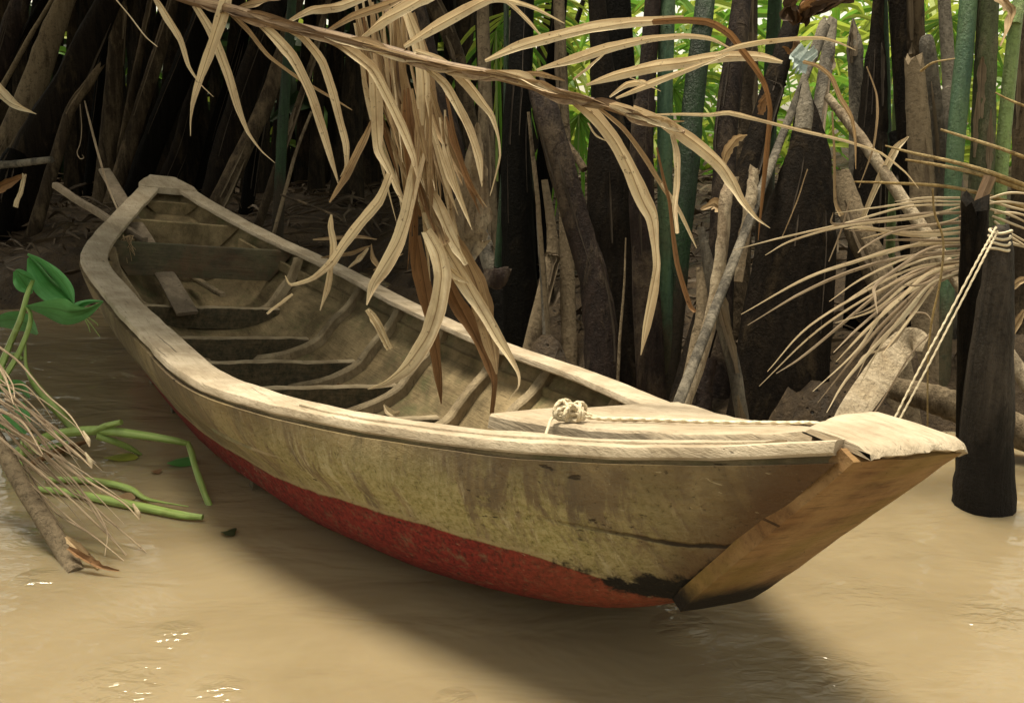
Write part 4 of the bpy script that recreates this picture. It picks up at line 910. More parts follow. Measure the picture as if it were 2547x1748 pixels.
loose('folded tan leaf on the bank below the flat one', 'E', [(540, 150), (430, 190), (330, 205), (240, 222)], [10, 34, 30, 8], 4.15, 4.1, 'dry2', roll=.6)
loose('small pale leaf touching the far gunwale', 'E', [(530, 165), (470, 225), (405, 285)], [10, 42, 10], 4.0, 3.95, 'dry', roll=.4)
loose('curved brown leaf on the mud beside the small pale one', 'E', [(545, 140), (550, 220), (590, 275), (640, 285)], [8, 36, 34, 6], 4.0, 3.95, 'dry2', roll=.5)
loose('thin stick like leaf pointing at the hanging bundle', 'E', [(560, 300), (650, 240), (740, 200)], [10, 16, 6], 3.9, 3.8, 'dry2')
# bits lying inside the boat
def in_boat(s, u, z, lift=.012):
    return BMW @ V((s, u, z + lift))
def boat_bit(label, s, u, z, ln, w, ang, mat, curl=.02):
    d_ = V((math.cos(ang), math.sin(ang), 0)); pts = [in_boat(s + d_.x * ln * (t - .5), u + d_.y * ln * (t - .5), z, .012 + curl * (2 * t - 1) ** 2) for t in (0, .35, .7, 1)]
    m2 = MB(); m2.ribbon(pts, [w * .4, w, w * .9, w * .2], n=10, fold=.5, wav=.5); return tag(m2.build('leaf_scrap', M[mat], origin=pts[1]), label, 'leaf scrap')
def hull_z(s, u):
    sec = inner_at(s); uu = abs(u)
    for a, b in zip(sec[:-1], sec[1:]):
        if a[1] <= uu <= b[1]: return a[2] + (b[2] - a[2]) * (uu - a[1]) / (b[1] - a[1] + 1e-6)
    return sec[0][2]
for lb, s, u, ln, w, a, mt in (('dark curled leaf scrap lying between two ribs', 2.62, -.3, .09, .05, .6, 'dry3'), ('small dark scrap on the floor near the timbers', 2.95, -.16, .07, .045, 1.9, 'dry3'), ('pale curled flake on the far bilge', 2.25, -.33, .1, .03, .2, 'dry'), ('brown scrap under the torn leaf tips', 2.5, -.36, .06, .03, 2.2, 'dry2')):
    boat_bit(lb, s, u, hull_z(s, u), ln, w, a, mt)

# ------------------------------------------------------------------ stripped frond at right
sf = empty('stripped_palm_frond', P(*px('F', [(1560, 200)])[0], 2.5), 'pale frond stripped to its bare ribs, spread beside the posts', 'palm frond')
rod(sf, 'F', [(1620, -120), (1560, 40), (1530, 220), (1500, 370)], [60, 55, 45, 25], 2.52, 2.5, 'rachis', 'rachis')
RIBS = [[(1470, 18), (1200, 28), (900, 105), (600, 180), (340, 250)], [(1470, 30), (1250, 80), (900, 130), (640, 190), (510, 270)], [(1480, 78), (1400, 105), (1150, 150), (1000, 230), (958, 262)], [(1480, 155), (1250, 170), (1000, 132), (905, 142)],
        [(1480, 208), (1200, 230), (960, 300), (700, 385), (388, 556)], [(1480, 238), (1200, 272), (950, 335), (700, 445), (410, 622)], [(1480, 250), (1250, 262), (1000, 372), (828, 495)], [(1490, 292), (1250, 332), (1000, 440), (720, 622), (508, 842)],
        [(1490, 310), (1270, 352), (1050, 450), (760, 655), (482, 920)], [(1490, 330), (1300, 380), (1100, 520), (950, 640), (848, 745)], [(1490, 340), (1300, 400), (1120, 530), (950, 740), (748, 950)], [(1492, 350), (1330, 392), (1150, 560), (1000, 705), (766, 998)],
        [(1492, 352), (1340, 400), (1200, 560), (1050, 722), (900, 900), (815, 1042)], [(1490, 345), (1330, 400), (1180, 560), (1050, 700), (958, 872)], [(1490, 348), (1340, 410), (1210, 545), (1080, 722), (975, 915)], [(1490, 342), (1340, 400), (1230, 520), (1120, 655), (1015, 805)],
        [(1480, 100), (1250, 130), (1050, 150), (920, 150)], [(1475, 130), (1300, 150), (1120, 160), (985, 185)], [(1478, 60), (1300, 60), (1080, 95), (850, 110), (845, 55)], [(1485, 180), (1300, 200), (1120, 260), (850, 325)], [(1485, 270), (1300, 290), (1100, 380), (960, 470), (900, 500)], [(1485, 225), (1320, 240), (1180, 330), (1060, 420), (1050, 480), (1060, 560)],
        [(1480, 5), (1300, 0), (1100, 20), (850, 55)], [(1470, -10), (1300, -15), (1150, 0)], [(1490, 320), (1350, 345), (1200, 420), (1060, 540), (850, 605)], [(1485, 300), (1300, 330), (1120, 430), (905, 600), (700, 770), (560, 860)], [(1488, 315), (1320, 365), (1180, 470), (1000, 640), (850, 800)], [(1480, 195), (1350, 195), (1200, 195), (1090, 195)],
        [(1482, 262), (1380, 262), (1250, 290), (1150, 300)], [(1486, 335), (1390, 350), (1290, 410), (1170, 420)], [(1484, 284), (1360, 320), (1200, 390), (1040, 520), (950, 560)], [(1490, 352), (1380, 390), (1260, 520), (1130, 700), (1010, 760), (965, 800)], [(1490, 352), (1360, 410), (1240, 560), (1130, 690), (1080, 760)]]
for r_ in RIBS:
    w = random.uniform(11, 20); r_ = [(x + random.uniform(-8, 8) * (0 < i), y + random.uniform(-7, 7)) for i, (x, y) in enumerate(r_)]
    rod(sf, 'F', r_, [w * .9, w, w * 1.05, w * .8, 3], 2.47 + random.uniform(-.03, .03), 2.33 + random.uniform(-.06, .1), random.choice(('rib', 'dry', 'dry', 'rib2')), 'rib', flat=.3, n=24, seg=6, rough=.15)
for r_ in ([(1600, 15), (1700, 5), (1850, 25)], [(1620, 40), (1720, 70), (1850, 130)], [(1630, 75), (1720, 110), (1850, 160)], [(1640, 100), (1720, 160), (1850, 230)], [(1640, 60), (1740, 60), (1850, 90)], [(1660, 200), (1740, 215), (1850, 245)], [(1610, -10), (1720, -40), (1850, -30)], [(1640, 130), (1740, 190), (1850, 260)], [(1600, -5), (1720, 30), (1850, 60)], [(1650, 150), (1750, 215), (1850, 220)]):
    rod(sf, 'F', r_, [12, 13, 8], 2.5, 2.45, 'rib', 'rib', flat=.8, n=14, seg=6)
# long yellow stalks crossing behind the posts
for lb, pts, w in (('uppermost thin yellow stalk crossing the right hand trunks', [(1785, 835), (1960, 890), (2150, 950), (2340, 1020)], [14, 20, 22, 24]), ('second thin yellow stalk from the top, crossing behind the green cane', [(1430, 940), (1600, 985), (1850, 1040), (2100, 1110), (2340, 1200)], [10, 18, 24, 28, 30]), ('third thin yellow stalk from the top, close under the second', [(1560, 1030), (1800, 1070), (2060, 1130), (2340, 1230)], [14, 22, 28, 30]), ('lowest thin yellow stalk, nearly level above the bare ribs', [(1230, 1172), (1450, 1180), (1800, 1200), (2050, 1250), (2340, 1340)], [10, 18, 22, 24, 26]), ('short yellow twig forking off the ragged stalk', [(1660, 460), (1740, 405), (1880, 378)], [16, 14, 6]), ('dry yellow stalk at the right edge above the others', [(2140, 598), (2220, 640), (2340, 690)], [8, 14, 18])):
    o = rod(None, 'C', pts, w, 2.62, 2.55, 'yellow', 'dry_stalk'); tag(o, lb, 'dry stalk')
o = rod(None, 'F', [(1335, -60), (1345, 60), (1388, 200), (1372, 400), (1330, 600), (1312, 800), (1310, 1115)], [9, 10, 11, 11, 10, 9, 8], 2.32, 2.3, 'yellow', 'dangling_vine', n=40); tag(o, 'thin straw coloured vine dangling in front of the bare ribs', 'vine')
o = rod(None, 'F', [(1200, 560), (1300, 560), (1330, 640), (1260, 720), (1200, 800), (1080, 1000), (1010, 1090)], [8, 10, 10, 8, 8, 8, 4], 2.5, 2.35, 'rib2', 'dangling_vine', n=40); tag(o, 'thin brown strand along the bent palm sheath', 'vine')
o = rod(None, 'F', [(925, 0), (880, 150), (820, 300)], [8, 8, 5], 2.4, 2.4, 'rib2', 'dangling_vine'); tag(o, 'short brown strand hanging left of the bare ribs', 'vine')
o = rod(None, 'A', [(560, 670), (600, 830), (650, 1020), (720, 1250), (795, 1425)], [8, 14, 15, 14, 10], 5.25, 4.6, 'rib2', 'thin_stick'); tag(o, 'thin dry reed leaning onto the stern gunwale', 'stick')
o = rod(None, 'A', [(530, 690), (540, 850), (530, 950), (510, 1010), (530, 1050), (555, 1045), (545, 1025)], [4, 5, 5, 6, 6, 5, 3], 5.3, 5.2, 'rib2', 'dangling_vine', n=40); tag(o, 'hair thin vine with a curled end left of the stern', 'vine')
o = rod(None, 'A', [(760, -10), (860, 110), (960, 240), (1040, 310)], [8, 8, 9, 6], 3.0, 2.9, 'rib', 'dangling_vine'); tag(o, 'thin pale strand drooping at top left', 'vine')
# ropes
o = rod(None, 'F', [(1650, 130), (1560, 290), (1400, 590), (1260, 850), (1125, 1120)], [12, 11, 10, 10, 10], 2.12, 1.95, 'rope', 'mooring_rope', n=160, ridge=.2, spin=1.1); tag(o, 'left of two taut pale ropes from the broad post to the bow', 'rope')
o = rod(None, 'F', [(1656, 150), (1585, 290), (1430, 590), (1290, 860), (1150, 1120)], [12, 11, 10, 10, 10], 2.12, 1.95, 'rope', 'mooring_rope', n=160, ridge=.2, spin=1.1); tag(o, 'right of two taut pale ropes from the broad post to the bow', 'rope')
m_ = MB()
pc = P(*px('F', [(1668, 175)])[0], 2.2)
for k in range(4):
    r0 = .024; zz = -.03 + k * .014
    m_.tube([pc + V((math.cos(a) * r0 * 1.0, math.sin(a) * r0 * .95, zz + .003 * math.sin(a * 2 + k))) for a in [j * math.pi / 7 for j in range(15)]], [.007] * 3, n=44, seg=7)
tag(m_.build('rope_lashing', M['rope'], origin=pc), 'turns of rope lashed round the top of the broad post', 'rope lashing')
# rope and knot on the foredeck
m_ = MB(); kc = V((.6, .115, zs(.6) + .018))
loops = []
for k in range(9):
    a0 = random.uniform(0, 6.28); rx = random.uniform(.013, .026); hz = random.uniform(.012, .036); cx = random.uniform(-.018, .018); cy = random.uniform(-.02, .02)
    loops.append([BMW @ (kc + V((cx + rx * math.cos(a0) * math.cos(t), cy + rx * math.sin(a0) * math.cos(t) * 1.3, .004 + hz * max(0, .5 + .5 * math.sin(t))))) for t in [j * 6.283 / 10 for j in range(11)]])
for lp in loops: m_.tube(lp, [.0065] * 2, n=60, seg=9, ridge=.2, spin=1.1)
tail = [kc + V((-.0, -.02, .02)), V((.57, .05, zs(.57) + .022)), V((.53, -.03, zs(.53) + .02)), V((.46, -.11, zs(.46) + .018)), V((.36, -.18, zs(.36) + .018)), V((.3, -.235, zs(.3) + .014)), V((.27, -.275, zs(.27) - .02))]
m_.tube([BMW @ q for q in tail], [.007] * 2, n=150, seg=9, ridge=.2, spin=1.1)
m_.tube([BMW @ (q + V((.012, .014 + .01 * k, .0))) for k, q in enumerate(tail[:4])], [.007] * 2, n=70, seg=9, ridge=.2, spin=1.1)
m_.tube([BMW @ (kc + q) for q in (V((.01, .01, .02)), V((.0, .04, .006)), V((-.02, .06, -.004)), V((-.035, .075, -.014)))], [.006] * 2, n=30, seg=7)
tag(m_.build('deck_rope', M['rope'], origin=BMW @ kc), 'pale rope with a loose knot lying on the foredeck', 'rope')
# oar, pole and tie at the stern
def bar(name, label, a, b, w, t, mat, cat, wid2=None):
    m2 = MB(); rings = []; A_, B_ = V(a), V(b); T = (B_ - A_).normalized(); S = T.cross(V((0, 0, 1))).normalized(); N = S.cross(T)
    for k in range(24):
        f = k / 23; ww = w + ((wid2 or w) - w) * f; p = A_ + (B_ - A_) * f + N * .01 * nz((f * 4, w * 50, 0))
        rings.append([p + S * x_ * ww / 2 + N * z_ * t / 2 for x_, z_ in ((-1, -.5), (-.8, -1), (.8, -1), (1, -.5), (1, .5), (.8, 1), (-.8, 1), (-1, .5))])
    m2.ringloft(worn(rings, .002, 14)); return tag(m2.build(name, M[mat], origin=A_), label, cat)
def PB(z, x, y, s): # point on the plane of station s
    q = px(z, [(x, y)])[0]; r = P(q[0], q[1], 3.0) - CAM; o = BMI @ CAM; r2 = BMI.to_3x3() @ r
    return CAM + r * ((s - o.x) / r2.x)
bar('oar', 'flat grey oar blade slanting down through the stern under the thwart', PB('D', 690, 60, 4.75), PB('D', 1240, 1010, 3.5), .06, .018, 'oar_wood', 'oar', .1)
bar('pole', 'slim wooden pole lying across the stern gunwale', PB('D', 362, 168, 4.5), PB('D', 960, 528, 3.92), .032, .03, 'oar_wood', 'pole')
bar('floor_stick', 'narrow stick lying askew in the stern bilge', PB('D', 1230, 740, 4.05), PB('D', 1475, 890, 3.62), .03, .02, 'rib_wood', 'stick')
tc = PB('D', 850, 540, 3.84); m_ = MB()
for k in range(12):
    m_.tube([tc + V((random.uniform(-.02, .02), random.uniform(-.02, .02), .03)), tc + V((random.uniform(-.03, .03), -.03, random.uniform(-.01, .03))), tc + V((random.uniform(-.05, .05), -.045, random.uniform(-.1, -.02)))], [.006, .003], n=10, seg=5)
tag(m_.build('fibre_tie', M['dry2'], origin=tc), 'frayed fibre tie on the cross board at the stern', 'tie')

# scrap of pale plastic caught on a stalk
W_ = [P(x, y, 2.85) for x, y in px('C', [(830, 345), (870, 370), (910, 395), (945, 420)])]
m_ = MB(); m_.ribbon(W_, [.05, .075, .08, .06], n=18, fold=.6, wav=1.1, cols=9, roll=.3)
tag(m_.build('plastic_scrap', M['plastic'], origin=W_[0]), 'pale blue plastic scrap snagged on a stalk at the upper right', 'plastic scrap')

# ------------------------------------------------------------------ water hyacinth at left
hy = empty('water_hyacinth', V((-1.42, 2.75, 0)), 'green water plant with broad leaves and stalks at the left water edge', 'water plant')
def outline_leaf(z, mid, halves, Y0, Y1, tilt, name='leaf', mat='hyacinth'):
    """broad leaf: midrib polyline and pairs of (upper, lower) outline offsets in pixels, dished along the midrib"""
    k = ZO[z][0]; n = 20; q = cr(mid, n); hv = cr(halves, n); vs2, uv2, fs2 = [], [], []; cols = 9
    for i in range(n):
        t = i / (n - 1); a = q[max(i - 1, 0)]; b = q[min(i + 1, n - 1)]; tx, ty = b[0] - a[0], b[1] - a[1]; l = math.hypot(tx, ty); nx, ny = -ty / l, tx / l
        for j in range(cols):
            c = j / (cols - 1) * 2 - 1; off = c * (hv[i][1] if c > 0 else hv[i][0])
            sx, sy = px(z, [(q[i][0] + nx * off, q[i][1] + ny * off)])[0]
            vs2.append(P(sx, sy, Y0 + (Y1 - Y0) * t + tilt * c - .04 * (1 - c * c) + .01 * nz((t * 4, c * 3, Y0)))); uv2.append((j / (cols - 1), t))
    for i in range(n - 1):
        for j in range(cols - 1): fs2.append((i * cols + j, i * cols + j + 1, (i + 1) * cols + j + 1, (i + 1) * cols + j))
    m2 = MB(); m2.add(vs2, fs2, uv2); return m2.build(name, M[mat], hy, hy.location, angle=80)
outline_leaf('G', [(112, 288), (190, 290), (260, 300), (310, 312), (380, 300), (455, 264)], [(4, 4), (26, 34), (50, 58), (46, 56), (8, 36), (2, 3)], 2.78, 2.7, .1)
outline_leaf('G', [(300, 300), (345, 285), (400, 268), (452, 264)], [(4, 10), (18, 16), (12, 6), (2, 2)], 2.72, 2.7, .02)
outline_leaf('G', [(128, 70), (165, 110), (220, 180), (280, 235), (325, 275)], [(6, 12), (12, 60), (16, 80), (22, 60), (4, 6)], 2.95, 2.88, -.09)
outline_leaf('G', [(120, 60), (180, 90), (250, 150), (300, 215), (325, 272)], [(8, 2), (14, 12), (26, 24), (26, 22), (4, 4)], 2.9, 2.84, .06)
outline_leaf('G', [(66, 130), (90, 160), (115, 195), (140, 230)], [(6, 10), (34, 40), (30, 40), (6, 6)], 2.9, 2.86, -.08)
outline_leaf('G', [(150, 172), (120, 148), (85, 130), (66, 130)], [(3, 3), (14, 10), (10, 8), (2, 2)], 2.84, 2.8, .02)
outline_leaf('G', [(-40, 360), (40, 345), (110, 360), (165, 410)], [(10, 14), (34, 40), (40, 40), (6, 6)], 3.0, 2.95, .12)
outline_leaf('G', [(60, 700), (90, 740), (110, 800), (100, 860)], [(10, 10), (30, 26), (24, 24), (6, 6)], 2.65, 2.6, .08)
outline_leaf('G', [(-30, 640), (30, 640), (90, 640), (130, 690)], [(10, 14), (26, 30), (24, 24), (4, 4)], 2.7, 2.68, .08)
outline_leaf('G', [(-20, 780), (30, 800), (70, 830), (110, 850)], [(20, 20), (34, 34), (24, 24), (4, 4)], 2.6, 2.58, .08)
def ST(pts, w, Y0, Y1): return rod(hy, 'G', pts, w, Y0, Y1, 'stalk', 'stalk', n=26, seg=9, rough=.03)
ST([(146, 172), (122, 230), (92, 340), (45, 450), (0, 560), (-60, 660)], [16, 22, 26, 28, 34, 36], 2.82, 2.62)
ST([(116, 290), (134, 320), (128, 380), (84, 490), (20, 600), (-40, 690)], [12, 18, 22, 24, 26, 28], 2.76, 2.6)
ST([(110, 450), (118, 560), (170, 650), (250, 740), (330, 832)], [12, 16, 36, 42, 34], 2.68, 2.62)
ST([(30, 500), (70, 500), (100, 520)], [16, 22, 16], 2.72, 2.7)
ST([(-20, 520), (10, 570), (-10, 640)], [24, 30, 24], 2.7, 2.6)
ST([(100, 860), (90, 1000), (60, 1040)], [16, 20, 18], 2.5, 2.4)
# roots/flower whiskers at the leaf tip
for pts in ([(380, 340), (400, 365), (440, 420)], [(375, 345), (390, 375), (398, 402)], [(390, 335), (425, 360), (432, 372)]): rod(hy, 'G', pts, [6, 5, 3], 2.74, 2.72, 'stalk', 'tendril', n=12, seg=6)
# floating stalks: each its own broken piece on the water
def on_water(z, pts, lift=.012):
    out = []
    q_ = px(z, pts)
    for i, (x, y) in enumerate(q_):
        lf = lin(lift, i / max(1, len(q_) - 1)); a, b = (x - W / 2) / F, -(y - H / 2) / F; r = V((a, cp + b * sp, -sp + b * cp)); out.append(CAM + r * ((lf - 1.0) / r.z))
    return out
def floaty(label, pts, w, lift=.012, mat='stalk', name='floating_stalk', cat='floating stalk'):
    W3 = on_water('G', pts, lift); k = 1.45; wd = [(lin(w, i / (len(W3) - 1)) / k) * dep(p) / F for i, p in enumerate(W3)]
    m2 = MB(); m2.tube(W3, wd, n=34, seg=9, rough=.04, flat=.9); return tag(m2.build(name, M[mat], origin=W3[0]), label, cat)
floaty('long green floating stalk, uppermost, pointing at the hull', [(60, 935), (140, 890), (250, 850), (420, 832), (600, 850), (760, 876), (832, 892)], [30, 34, 36, 36, 32, 26, 18], [.01, .04, .07, .09, .095, .085, .07])
floaty('bent green stalk dropping from the tip of the uppermost one', [(828, 888), (846, 935), (856, 980), (880, 1050), (905, 1120), (935, 1190)], [20, 24, 21, 25, 23, 26], [.07, .062, .05, .035, .015, -.015])
floaty('short green floating stalk branching to a brown tip', [(425, 858), (500, 880), (570, 910), (622, 940)], [22, 24, 22, 12], [.08, .06, .03, .0])
floaty('stub of green stalk raised above the uppermost one', [(410, 838), (460, 815), (535, 796)], [18, 24, 20], [.09, .11, .13])
floaty('green floating stalk bending to a yellow thread', [(200, 1050), (330, 1050), (450, 1060), (570, 1090), (640, 1132), (720, 1150), (830, 1168)], [22, 24, 26, 26, 16, 8, 4])
floaty('lowest green floating stalk, long and straight', [(150, 1088), (300, 1105), (450, 1135), (650, 1175), (800, 1205), (893, 1215)], [18, 28, 32, 34, 30, 20])
floaty('rust brown floating stalk beneath the green ones', [(130, 985), (220, 940), (310, 905), (390, 880)], [20, 26, 24, 10], .02, 'dry3')
floaty('green floating stalk half hidden by the broken frond', [(60, 950), (180, 915), (300, 890)], [24, 26, 20], .03)
def pad(label, cx, cy, rx, mat, sy=.8):
    c_ = on_water('G', [(cx, cy)], .006)[0]; r = rx / 1.7717 * dep(c_) / F; m2 = MB(); vs2 = [c_ + V((0, 0, .004))]; n2 = 14
    for j in range(n2):
        a = j / n2 * 6.283; vs2.append(c_ + V((math.cos(a) * r * (1 + .2 * math.sin(3 * a + cx)), math.sin(a) * r * sy, .004 * math.sin(2 * a))))
    m2.add(vs2, [(0, j + 1, (j + 1) % n2 + 1) for j in range(n2)], [(.5, .5)] * (n2 + 1)); return tag(m2.build('floating_leaf', M[mat], origin=c_), label, 'floating leaf')
pad('yellow green leaf afloat under the short branching stalk', 530, 950, 70, 'frond_lime', .6)
pad('dark green leaf afloat near the hull', 800, 970, 60, 'hyacinth', .9)
pad('brown round leaf afloat below the yellow thread stalk', 550, 1122, 50, 'dry2', .9)
pad('small brown leaf afloat between stalks and hull', 690, 1012, 24, 'dry3', .9)
pad('green leaf sunk just right of the bent stalk', 1010, 1280, 34, 'frond_dark', 1.0)

# broken frond dipping into the water at lower left
bf = empty('broken_frond', on_water('G', [(330, 1450)], 0)[0], 'broken grey palm frond with bare twigs dipping into the water at lower left', 'palm frond')
yb = bf.location.y
rod(bf, 'G', [(-120, 720), (0, 900), (90, 1060), (190, 1220), (290, 1380), (335, 1470)], [66, 70, 74, 78, 82, 84], yb + .32, yb, 'rachis2' if 'rachis2' in M else 'tan', 'rachis', flat=.9, seg=12)
TW = [[(-20, 455), (80, 530), (200, 670), (310, 770), (395, 905)], [(-20, 520), (50, 620), (65, 690)], [(-10, 630), (120, 740), (250, 860), (350, 945), (405, 1000)], [(-20, 690), (150, 830), (250, 960), (400, 1065), (540, 1150), (615, 1225)], [(-10, 770), (180, 930), (300, 1030), (430, 1180), (600, 1330), (705, 1425)], [(-10, 790), (150, 900), (330, 1060), (420, 1200), (520, 1340), (655, 1495)],
      [(20, 830), (200, 1000), (310, 1100), (400, 1150), (470, 1275), (462, 1385)], [(90, 950), (220, 1170), (400, 1290), (520, 1385)], [(200, 1160), (330, 1330), (450, 1400), (570, 1470), (720, 1525)], [(300, 1320), (420, 1430), (520, 1445)], [(-10, 740), (100, 800), (190, 940)], [(60, 1000), (190, 1120), (330, 1240), (430, 1310), (560, 1420), (650, 1490)], [(-20, 850), (110, 960), (260, 1090), (420, 1240), (560, 1380)], [(0, 560), (30, 620), (60, 720)]]
for k, r_ in enumerate(TW):
    w = random.uniform(7, 11); pp = px('G', r_)
    rod(bf, 'G', r_, [w * 1.3, w, w, w * .9, 3], yb + .34 - .012 * k, yb + .06 - .02 * (k % 4), 'rib2', 'twig', n=28, seg=6, rough=.2)
for k in range(22):
    x0, y0 = random.uniform(-60, 60), random.uniform(600, 960); ln = random.uniform(200, 560); sl = random.uniform(.55, 1.15); bd = random.uniform(-40, 60)
    rod(bf, 'G', [(x0, y0), (x0 + ln * .4, y0 + ln * .4 * sl - bd), (x0 + ln * .75, y0 + ln * .75 * sl - bd * .6), (x0 + ln, y0 + ln * sl)], [8, 7, 6, 2], yb + random.uniform(.2, .42), yb + random.uniform(.1, .2), 'rib2', 'twig', n=18, seg=5, rough=.2)
for e_ in ((395, 905), (405, 1000), (615, 1225)):
    rod(bf, 'G', [(e_[0] - 30, e_[1] - 70), (e_[0] - 8, e_[1] - 30), e_], [8, 22, 6], yb + .1, yb + .09, 'rib', 'twig_end', n=12, seg=6)
leaf(bf, 'G', [(90, 850), (140, 890), (190, 945)], [16, 40, 14], yb + .26, yb + .24, 'dry', name='leaf_stub')
leaf(bf, 'G', [(300, 1350), (380, 1400), (440, 1430), (525, 1450)], [20, 34, 26, 6], yb + .01, yb - .03, 'dry3', name='leaf_stub', wav=.6)
leaf(bf, 'G', [(290, 1300), (330, 1340), (420, 1420), (430, 1440)], [12, 40, 24, 6], yb + .05, yb, 'dry2', name='leaf_stub', wav=.6)

# ------------------------------------------------------------------ fresh green growth behind the stalks
m_ = MB(); m2_ = MB()
for k in range(4200):
    x = random.uniform(-8, 9); y = random.uniform(8.2, 14)
    if x < -.8 and random.random() < .55: continue
    z0 = random.uniform(.15, 1.3 + (y - 8) * .5); a = random.uniform(0, 6.28); ln = random.uniform(.35, 1.0); up = random.uniform(-.1, .9)
    p0 = V((x, y, z0)); d1 = V((math.cos(a), math.sin(a) * .6, up)).normalized()
    (m_ if random.random() < .5 else m2_).ribbon([p0, p0 + d1 * ln * .5, p0 + d1 * ln * .85 + V((0, 0, -.12 * ln)), p0 + d1 * ln + V((0, 0, -.35 * ln))], [.02, .085, .07, .004], n=7, fold=.25, roll=random.uniform(-1.4, 1.4), cols=3)
tag(m_.build('background_foliage', M['frond_green']), 'sunlit mass of fresh green leaves behind the stalks', 'foliage', None, 'stuff')
tag(m2_.build('background_foliage', M['frond_lime']), 'yellow green leaf mass glowing behind the stalks', 'foliage', None, 'stuff')
# dark undergrowth added at left to block back light, and litter on the bank
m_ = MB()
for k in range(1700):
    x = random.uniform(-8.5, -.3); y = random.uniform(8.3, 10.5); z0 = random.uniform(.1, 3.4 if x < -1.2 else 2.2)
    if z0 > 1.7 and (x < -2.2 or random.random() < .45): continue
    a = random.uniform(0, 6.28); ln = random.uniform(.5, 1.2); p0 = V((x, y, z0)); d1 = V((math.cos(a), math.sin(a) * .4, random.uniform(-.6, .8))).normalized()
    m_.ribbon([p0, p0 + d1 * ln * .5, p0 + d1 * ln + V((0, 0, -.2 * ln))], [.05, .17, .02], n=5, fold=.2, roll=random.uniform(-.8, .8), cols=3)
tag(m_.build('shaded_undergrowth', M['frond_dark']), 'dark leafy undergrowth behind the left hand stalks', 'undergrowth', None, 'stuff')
m_ = MB()
for k in range(2600):
    x = random.uniform(-4.5, 3.2); y = random.uniform(2.6, 8.5); z = bank_raw(x, y)
    if z < .06 or keel_limit(x, y) < 5: continue
    z = bank(x, y); a = random.uniform(0, 6.28); ln = random.uniform(.05, .3) * (1 if random.random() < .8 else 2); d1 = V((math.cos(a), math.sin(a), random.uniform(-.05, .25)))
    p0 = V((x, y, z + .012)); p1 = p0 + d1 * ln; p1.z = max(p1.z, bank(p1.x, p1.y) + .006)
    m_.ribbon([p0, (p0 + p1) / 2 + V((0, 0, random.uniform(0, .05))), p1], [.008, random.uniform(.012, .05), .006], n=6, fold=.4, roll=random.uniform(.6, 2.4), wav=.5, cols=3)
tag(m_.build('leaf_litter', M['litter']), 'dead brown leaf litter scattered on the mud', 'leaf litter', None, 'stuff')
# small feathery fronds that can be told apart
def feather(label, z, c, Y, n, ln, droop, mat, aim):
    q = px(z, [c])[0]; p0 = P(q[0], q[1], Y); root = empty('young_palm_frond', p0, label, 'palm frond')
    m2 = MB()
    for k in range(n):
        a = aim[0] + (aim[1] - aim[0]) * k / (n - 1) + random.uniform(-.05, .05); l = ln * random.uniform(.7, 1)
        d_ = V((math.cos(a), random.uniform(-.3, .3), math.sin(a)))
        m2.ribbon([p0, p0 + d_ * l * .5, p0 + d_ * l * .8 + V((0, 0, -droop * .4)), p0 + d_ * l + V((0, 0, -droop))], [.008, .026, .02, .003], n=10, fold=.3, roll=random.uniform(-.8, .8), cols=3)
    m2.build('leaflets', M[mat], root, p0); m3 = MB(); m3.tube([p0 + V((0, .05, -.9)), p0 + V((0, .02, -.4)), p0], [.02, .016, .012], n=10, seg=7); m3.build('stem', M['stalk'], root, p0)
feather('feathery green fan left of the dark green trunk', 'C', (60, 570), 5.2, 16, .4, .16, 'frond_green', (-2.2, .9))
feather('pale green fan in front of the lit leaves at upper right', 'C', (1500, 235), 5.6, 14, .45, .1, 'frond_lime', (-.9, 2.6))
feather('fine green fan low in the gap under the frond', 'B', (1650, 740), 5.0, 18, .4, .2, 'frond_green', (-2.6, .6))
feather('yellow green fan high at top centre', 'B', (1250, 60), 6.0, 18, .6, .2, 'frond_lime', (-2.8, .4))
feather('broad green fan behind the ragged stump', 'B', (1120, 200), 5.8, 16, .6, .2, 'frond_green', (-2.4, 1.0))
feather('green fan hanging between trunks at the top right edge', 'C', (1830, 120), 5.4, 16, .5, .25, 'frond_green', (-2.9, .2))
# leaf canopy added over the stand (above the picture): it throws the shade the stalks stand in
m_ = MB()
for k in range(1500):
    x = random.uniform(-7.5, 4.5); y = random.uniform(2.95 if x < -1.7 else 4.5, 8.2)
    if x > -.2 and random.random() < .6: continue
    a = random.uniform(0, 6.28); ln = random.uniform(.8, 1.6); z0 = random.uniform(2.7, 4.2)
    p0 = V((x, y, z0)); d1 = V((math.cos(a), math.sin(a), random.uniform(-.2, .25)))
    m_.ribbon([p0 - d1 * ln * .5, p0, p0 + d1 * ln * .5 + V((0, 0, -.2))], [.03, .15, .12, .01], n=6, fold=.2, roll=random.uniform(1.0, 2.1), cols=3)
for k in range(760):  # extra leaves added out of view to darken the water at left
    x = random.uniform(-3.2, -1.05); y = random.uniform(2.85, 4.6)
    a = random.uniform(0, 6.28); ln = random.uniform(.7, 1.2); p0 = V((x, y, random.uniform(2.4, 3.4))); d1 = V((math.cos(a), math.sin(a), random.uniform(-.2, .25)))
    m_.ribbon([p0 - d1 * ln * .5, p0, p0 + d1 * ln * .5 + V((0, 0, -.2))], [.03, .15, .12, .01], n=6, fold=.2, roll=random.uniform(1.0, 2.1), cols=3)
tag(m_.build('shade_canopy', M['frond_dark']), 'unseen palm leaf canopy added above the stalks and left water for shade', 'canopy', None, 'stuff')

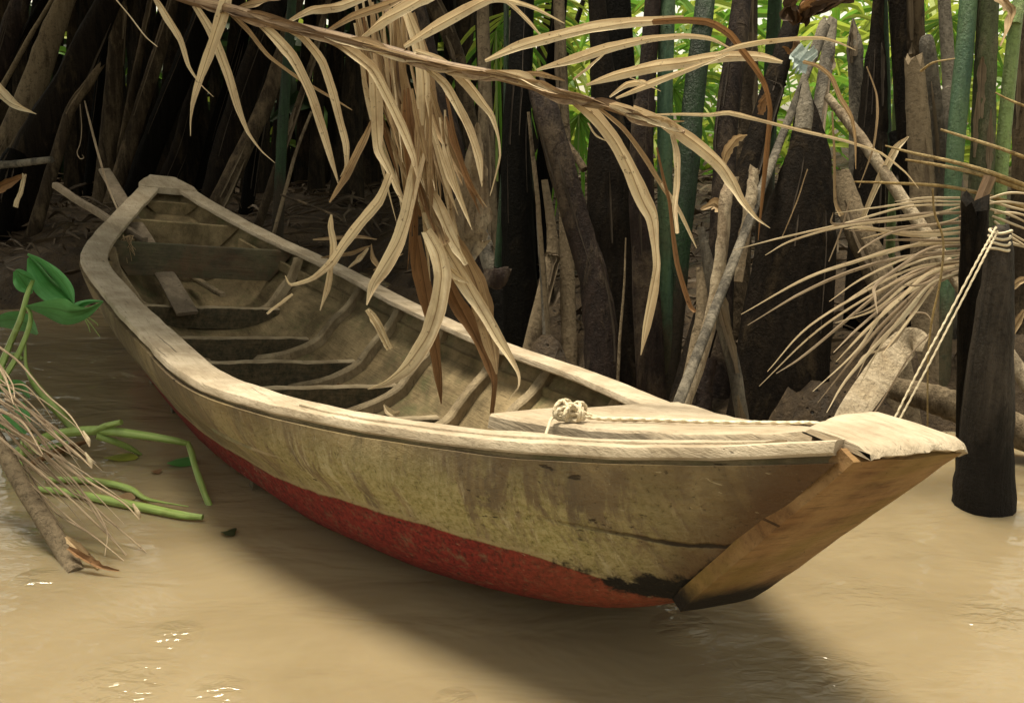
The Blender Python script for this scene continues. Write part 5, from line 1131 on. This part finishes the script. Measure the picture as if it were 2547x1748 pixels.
GROUPS = {'palm stalk': 'palm stalks standing on the mud bank', 'floating stalk': 'green stalks floating at the left', 'floating leaf': 'leaves floating at the left', 'dry leaf': 'dead leaves caught among the stalks', 'dry stalk': 'thin dry stalks crossing at the right', 'leaf scrap': 'leaf scraps inside the boat', 'post': 'dark posts at the right', 'rope': 'pale ropes by the bow', 'vine': 'thin dangling vines', 'log': 'logs behind the posts', 'stick': 'loose sticks', 'palm frond': 'palm fronds', 'sheath': 'dry sheaths', 'palm sheath': 'dry palm sheaths'}
cnt = {}
for o in C.objects:
    if o.parent is None and 'category' in o: cnt.setdefault(o['category'], []).append(o)
for c_, os_ in cnt.items():
    if len(os_) > 1 and c_ in GROUPS:
        for o in os_: o['group'] = GROUPS[c_]
EXPO = 2.2

# ------------------------------------------------------------------ camera, sky, sun
cam = bpy.data.cameras.new('camera'); co_ = bpy.data.objects.new('camera', cam); C.objects.link(co_)
cam.sensor_width = 36; cam.lens = 36 * F / W; cam.clip_start = .05; cam.clip_end = 900
co_.location = CAM; co_.rotation_euler = (math.pi / 2 - PITCH, 0, 0)
sc = bpy.context.scene; sc.camera = co_
SUN_EL, SUN_AZ = math.radians(78), math.radians(325)
world = bpy.data.worlds.new("World"); sc.world = world; world.use_nodes = True
nt = world.node_tree; bg = nt.nodes['Background']
sky = nt.nodes.new('ShaderNodeTexSky'); sky.sky_type = 'NISHITA'; sky.sun_disc = False
sky.sun_elevation = SUN_EL; sky.sun_rotation = SUN_AZ; sky.air_density = 1.0; sky.dust_density = 1.5; sky.ozone_density = .6
hs = nt.nodes.new('ShaderNodeHueSaturation'); hs.inputs['Saturation'].default_value = .35
mul = nt.nodes.new('ShaderNodeMix'); mul.data_type = 'RGBA'; mul.blend_type = 'MULTIPLY'; mul.inputs[0].default_value = 1; mul.inputs[7].default_value = (1.1, 1, .74, 1)
nt.links.new(sky.outputs[0], hs.inputs['Color']); nt.links.new(hs.outputs[0], mul.inputs[6]); nt.links.new(mul.outputs[2], bg.inputs[0]); bg.inputs[1].default_value = .05
sun = bpy.data.lights.new('sun', 'SUN'); sun.energy = 1.5; sun.angle = math.radians(18); sun.color = (1, .9, .7)
so = bpy.data.objects.new('sun', sun); C.objects.link(so)
d = Vector((math.cos(SUN_EL) * math.sin(SUN_AZ), math.cos(SUN_EL) * math.cos(SUN_AZ), math.sin(SUN_EL)))
so.rotation_euler = d.to_track_quat('Z', 'Y').to_euler(); so.location = d * 20
vs_ = sc.view_settings; vs_.view_transform = 'Standard'; vs_.look = 'None'; vs_.gamma = 1; vs_.exposure = EXPO
sc.cycles.max_bounces = 6; sc.cycles.transparent_max_bounces = 4
